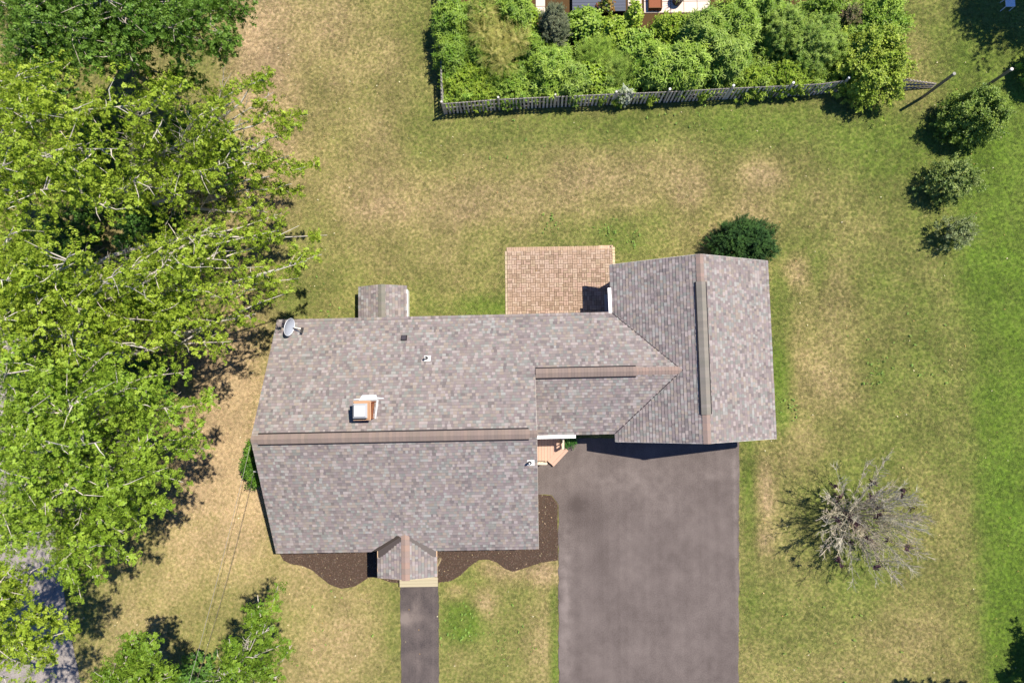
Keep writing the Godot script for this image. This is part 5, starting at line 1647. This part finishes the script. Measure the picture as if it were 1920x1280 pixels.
	tree("maple_tree", "broad yellow green maple west of the house's bare sandy strip", Vector3(-21.87, 0.0, 2.66), Vector3(-20.80, 3.00, 2.31), 0.32, [
		[Vector3(-13.11, 14.50, 1.57), 1.0], [Vector3(-15.29, 13.05, 0.41), 1.5], [Vector3(-13.80, 13.05, 0.08), 1.5], [Vector3(-13.16, 11.60, -0.26), 1.4], [Vector3(-12.46, 10.15, 0.47), 1.0], [Vector3(-12.23, 8.41, 1.30), 0.7], [Vector3(-12.77, 10.88, 1.54), 1.2], [Vector3(-13.06, 13.05, 1.56), 1.5], [Vector3(-14.71, 13.05, 1.88), 1.5], [Vector3(-15.67, 13.05, 2.70), 1.4], [Vector3(-14.64, 12.32, 3.29), 1.4], [Vector3(-13.54, 11.60, 3.22), 1.2], [Vector3(-13.82, 9.57, 3.14), 0.8], [Vector3(-13.54, 8.12, 4.41), 0.55], [Vector3(-14.40, 9.42, 5.04), 0.9], [Vector3(-15.45, 10.15, 5.44), 1.0], [Vector3(-16.13, 11.60, 4.61), 1.2], [Vector3(-15.93, 8.41, 6.90), 0.6], [Vector3(-13.92, 11.60, -1.33), 1.2], [Vector3(-14.68, 13.05, -0.91), 1.3], [Vector3(-12.62, 8.99, -0.79), 0.8], [Vector3(-15.92, 13.05, 1.07), 1.4], [Vector3(-12.76, 10.15, 2.69), 0.9], [Vector3(-16.18, 13.05, -0.58), 1.4], [Vector3(-16.67, 12.32, 3.80), 1.3], [Vector3(-15.12, 12.32, 3.79), 1.2], [Vector3(-16.80, 11.60, 5.12), 1.0], [Vector3(-16.52, 13.05, 2.38), 1.4], [Vector3(-12.27, 7.83, 2.14), 0.5], [Vector3(-12.72, 8.70, 3.24), 0.6], [Vector3(-14.04, 8.70, 4.99), 0.6], [Vector3(-16.26, 9.42, 6.54), 0.7], [Vector3(-14.92, 8.12, 6.29), 0.5], [Vector3(-16.87, 7.83, 7.85), 0.4], [Vector3(-12.92, 11.02, 0.45), 1.2], [Vector3(-12.03, 7.83, 0.10), 0.5],
	], M.maple, M.leaf, srgb(112, 144, 38), srgb(160, 184, 68), bark, 15, 24, 0.84, G)
	tree("maple_tree", "yellow green maple overhanging the pale road in the southwest corner", Vector3(-27.67, 0.0, 11.90), Vector3(-25.39, 3.40, 10.71), 0.3, [
		[Vector3(-16.78, 11.60, 5.63), 0.9], [Vector3(-16.81, 11.60, 6.65), 1.0], [Vector3(-16.42, 10.73, 5.85), 0.8], [Vector3(-16.95, 10.15, 9.13), 0.8], [Vector3(-16.82, 10.88, 8.25), 1.0], [Vector3(-17.12, 10.88, 9.37), 1.1], [Vector3(-16.49, 9.28, 8.62), 0.45], [Vector3(-17.19, 8.70, 9.68), 0.3], [Vector3(-17.17, 10.15, 10.10), 0.9], [Vector3(-17.46, 11.60, 5.98), 1.2], [Vector3(-17.17, 11.60, 8.00), 1.2], [Vector3(-16.84, 10.15, 7.61), 0.7], [Vector3(-16.66, 10.73, 6.55), 0.8], [Vector3(-16.58, 8.99, 8.16), 0.4],
	], M.maple, M.leaf, bright[0], bright[1], bark, 15, 24, 0.84, G)
	tree("oak_tree", "dense dark green oak over the northwest corner of the yard", Vector3(-21.14, 0.0, -18.20), Vector3(-19.80, 2.60, -17.08), 0.34, [
		[Vector3(-17.04, 11.60, -12.79), 1.5], [Vector3(-14.86, 12.32, -12.35), 1.6], [Vector3(-13.23, 12.32, -12.15), 1.6], [Vector3(-12.00, 11.60, -12.54), 1.5], [Vector3(-11.39, 10.15, -13.13), 1.2], [Vector3(-11.14, 8.99, -14.40), 0.8], [Vector3(-11.65, 8.70, -13.18), 0.7], [Vector3(-12.15, 10.15, -12.13), 1.1], [Vector3(-13.25, 11.60, -11.22), 1.3], [Vector3(-15.30, 11.60, -11.43), 1.4], [Vector3(-16.99, 11.60, -11.83), 1.2], [Vector3(-12.43, 10.88, -13.93), 1.4], [Vector3(-11.38, 9.42, -15.00), 1.1], [Vector3(-17.82, 11.60, -13.37), 1.4], [Vector3(-14.00, 12.32, -13.27), 1.5], [Vector3(-16.34, 11.60, -13.74), 1.5], [Vector3(-12.87, 7.83, -12.43), 0.8],
	], M.maple_dark, M.leaf, srgb(72, 108, 32), srgb(124, 156, 66), srgb(170, 160, 146), 20, 24, 0.95)
	# lower growth in the shade under the maples
	var k := 0
	for q in [[Vector3(-18.41, 2.00, -9.64), 1.5, "dark sapling in a gap under the maple with upright shoots"], [Vector3(-20.90, 2.00, -12.83), 1.6, "dark sapling between the oak and the western maple"], [Vector3(-22.48, 2.00, -7.56), 1.5, "dark sapling under the western maple"], [Vector3(-18.84, 2.00, -7.55), 1.5, "dark sapling below the crossing pale branches"], [Vector3(-20.71, 1.60, -3.21), 1.6, "dark undergrowth beside the big grey trunk"], [Vector3(-23.80, 1.50, -0.90), 1.4, "dark undergrowth on the road edge under the broad maple"], [Vector3(-17.06, 1.80, -12.61), 1.4, "dark sapling at the south edge of the oak"], [Vector3(-24.18, 2.00, -15.00), 1.9, "dark sapling at the west edge under the oak"], [Vector3(-24.47, 1.60, -5.04), 1.8, "dark undergrowth on the road side of the big grey trunk"], [Vector3(-17.83, 1.80, -5.50), 1.7, "dark undergrowth under the long pale limb"], [Vector3(-21.57, 2.00, -10.44), 1.8, "dark sapling in the heart of the western maple's shade"], [Vector3(-18.77, 1.60, -0.38), 1.7, "dark undergrowth in the broad maple's eastern shade"], [Vector3(-21.26, 1.60, 1.65), 1.9, "dark undergrowth round the broad maple's trunk"], [Vector3(-20.50, 1.30, 5.71), 1.4, "dark undergrowth at the south end of the broad maple"], [Vector3(-15.27, 1.60, -11.33), 1.4, "dark sapling under the upright pale shoots"], [Vector3(-15.60, 1.20, 13.54), 1.1, "dark undergrowth between the two young trees on the south edge"]]:
		shrub("undergrowth", q[2], "shrub", q[0], q[1], q[1], 2.6, M.maple_dark, M.leaf, 460, 1.0, srgb(58, 98, 32), srgb(98, 136, 54), 0.4, "undergrowth beneath the trees", 0.5)
		k += 1
	var mid := [srgb(88, 122, 32), srgb(136, 162, 58)]
	tree("young_tree", "slender young tree with pale leaning stem southwest of the front bed", Vector3(-13.68, 0.0, 15.81), Vector3(-13.05, 3.40, 13.11), 0.12, [
		[Vector3(-9.32, 7.83, 7.28), 0.3], [Vector3(-9.97, 8.12, 7.53), 0.4], [Vector3(-10.11, 8.41, 8.12), 0.45], [Vector3(-9.41, 8.41, 8.69), 0.55], [Vector3(-9.10, 8.12, 9.40), 0.45], [Vector3(-10.84, 8.41, 9.08), 0.45], [Vector3(-9.88, 8.41, 9.54), 0.6], [Vector3(-10.35, 8.41, 10.12), 0.6], [Vector3(-11.03, 8.41, 10.31), 0.5], [Vector3(-9.17, 8.12, 10.41), 0.55], [Vector3(-8.90, 7.54, 9.57), 0.3], [Vector3(-9.74, 7.83, 8.20), 0.4], [Vector3(-9.58, 8.12, 10.13), 0.55], [Vector3(-10.66, 8.41, 9.64), 0.5],
	], M.maple, M.leaf, mid[0], mid[1], bark, 17, 13, 0.9, "", 0.5)
	tree("young_tree", "bushy young tree at the south edge between the cables and the road", Vector3(-18.11, 0.0, 15.85), Vector3(-17.21, 2.80, 13.63), 0.12, [
		[Vector3(-14.73, 7.83, 9.27), 0.5], [Vector3(-14.88, 8.12, 9.78), 0.6], [Vector3(-13.78, 8.12, 9.68), 0.5], [Vector3(-15.45, 8.12, 10.40), 0.6], [Vector3(-14.09, 8.41, 10.39), 0.7], [Vector3(-13.30, 7.83, 10.50), 0.5], [Vector3(-15.73, 8.12, 10.94), 0.7], [Vector3(-13.53, 8.12, 10.92), 0.8], [Vector3(-14.58, 8.41, 10.53), 0.8], [Vector3(-14.09, 8.12, 9.49), 0.5],
	], M.maple, M.leaf, mid[0], mid[1], bark, 24, 16, 0.9)
	# trees that stand just outside the picture's edge and throw their shade in
	tree("shade_tree", "leafy tree shading the white garden chair in the northeast", Vector3(26.8, 0, -20.8), Vector3(26.8, 2.2, -20.8), 0.2, [
		[Vector3(24.6, 5.6, -20.6), 1.1], [Vector3(26.0, 6.2, -19.6), 1.2], [Vector3(27.5, 6.4, -20.8), 1.3], [Vector3(25.4, 6.2, -22.0), 1.2], [Vector3(27.5, 5.6, -18.9), 1.1], [Vector3(28.6, 5.8, -22.0), 1.2], [Vector3(26.6, 7.2, -21.0), 1.2], [Vector3(24.8, 5.0, -22.4), 1.0],
	], M.maple_dark, M.leaf, mid[0], mid[1], bark, 20, 18, 1.1)
	shrub("edge_shrub", "bright leafed bush entering at the northeast edge below the chair's shade", "shrub", Vector3(25.92, 1.60, -16.01), 1.1, 1.2, 2.4, M.broad, M.leaf, 420, 1.0, mid[0], mid[1], 0.4)
	tree("shade_tree", "low green tree off the southeast corner of the lawn", Vector3(26.4, 0, 12.6), Vector3(26.4, 1.2, 12.6), 0.14, [
		[Vector3(24.8, 3.4, 12.2), 0.6], [Vector3(25.1, 4.0, 11.0), 0.6], [Vector3(25.9, 4.2, 12.4), 0.9], [Vector3(25.3, 3.4, 13.2), 0.7], [Vector3(26.8, 4.2, 11.4), 0.9], [Vector3(23.7, 2.2, 13.1), 0.3], [Vector3(25.0, 3.8, 10.3), 0.4],
	], M.maple_dark, M.leaf, mid[0], mid[1], bark, 24, 18, 1.1)
	tree("shade_tree", "purple leafed tree off the south edge of the lawn", Vector3(21.4, 0, 15.8), Vector3(21.4, 1.5, 15.8), 0.14, [
		[Vector3(19.3, 4.0, 12.9), 0.24], [Vector3(19.9, 4.2, 12.75), 0.26], [Vector3(20.5, 4.3, 12.9), 0.24], [Vector3(21.1, 4.3, 12.7), 0.28], [Vector3(21.8, 4.2, 12.8), 0.26], [Vector3(22.4, 4.0, 12.9), 0.24], [Vector3(20.0, 4.0, 13.6), 0.5], [Vector3(21.2, 4.4, 13.7), 0.6], [Vector3(22.3, 4.0, 13.8), 0.5], [Vector3(21.4, 4.4, 15.2), 1.0],
	], M.maple_dark, M.dull_leaf, srgb(66, 36, 44), srgb(84, 60, 48), srgb(90, 80, 74), 30, 14, 0.8)
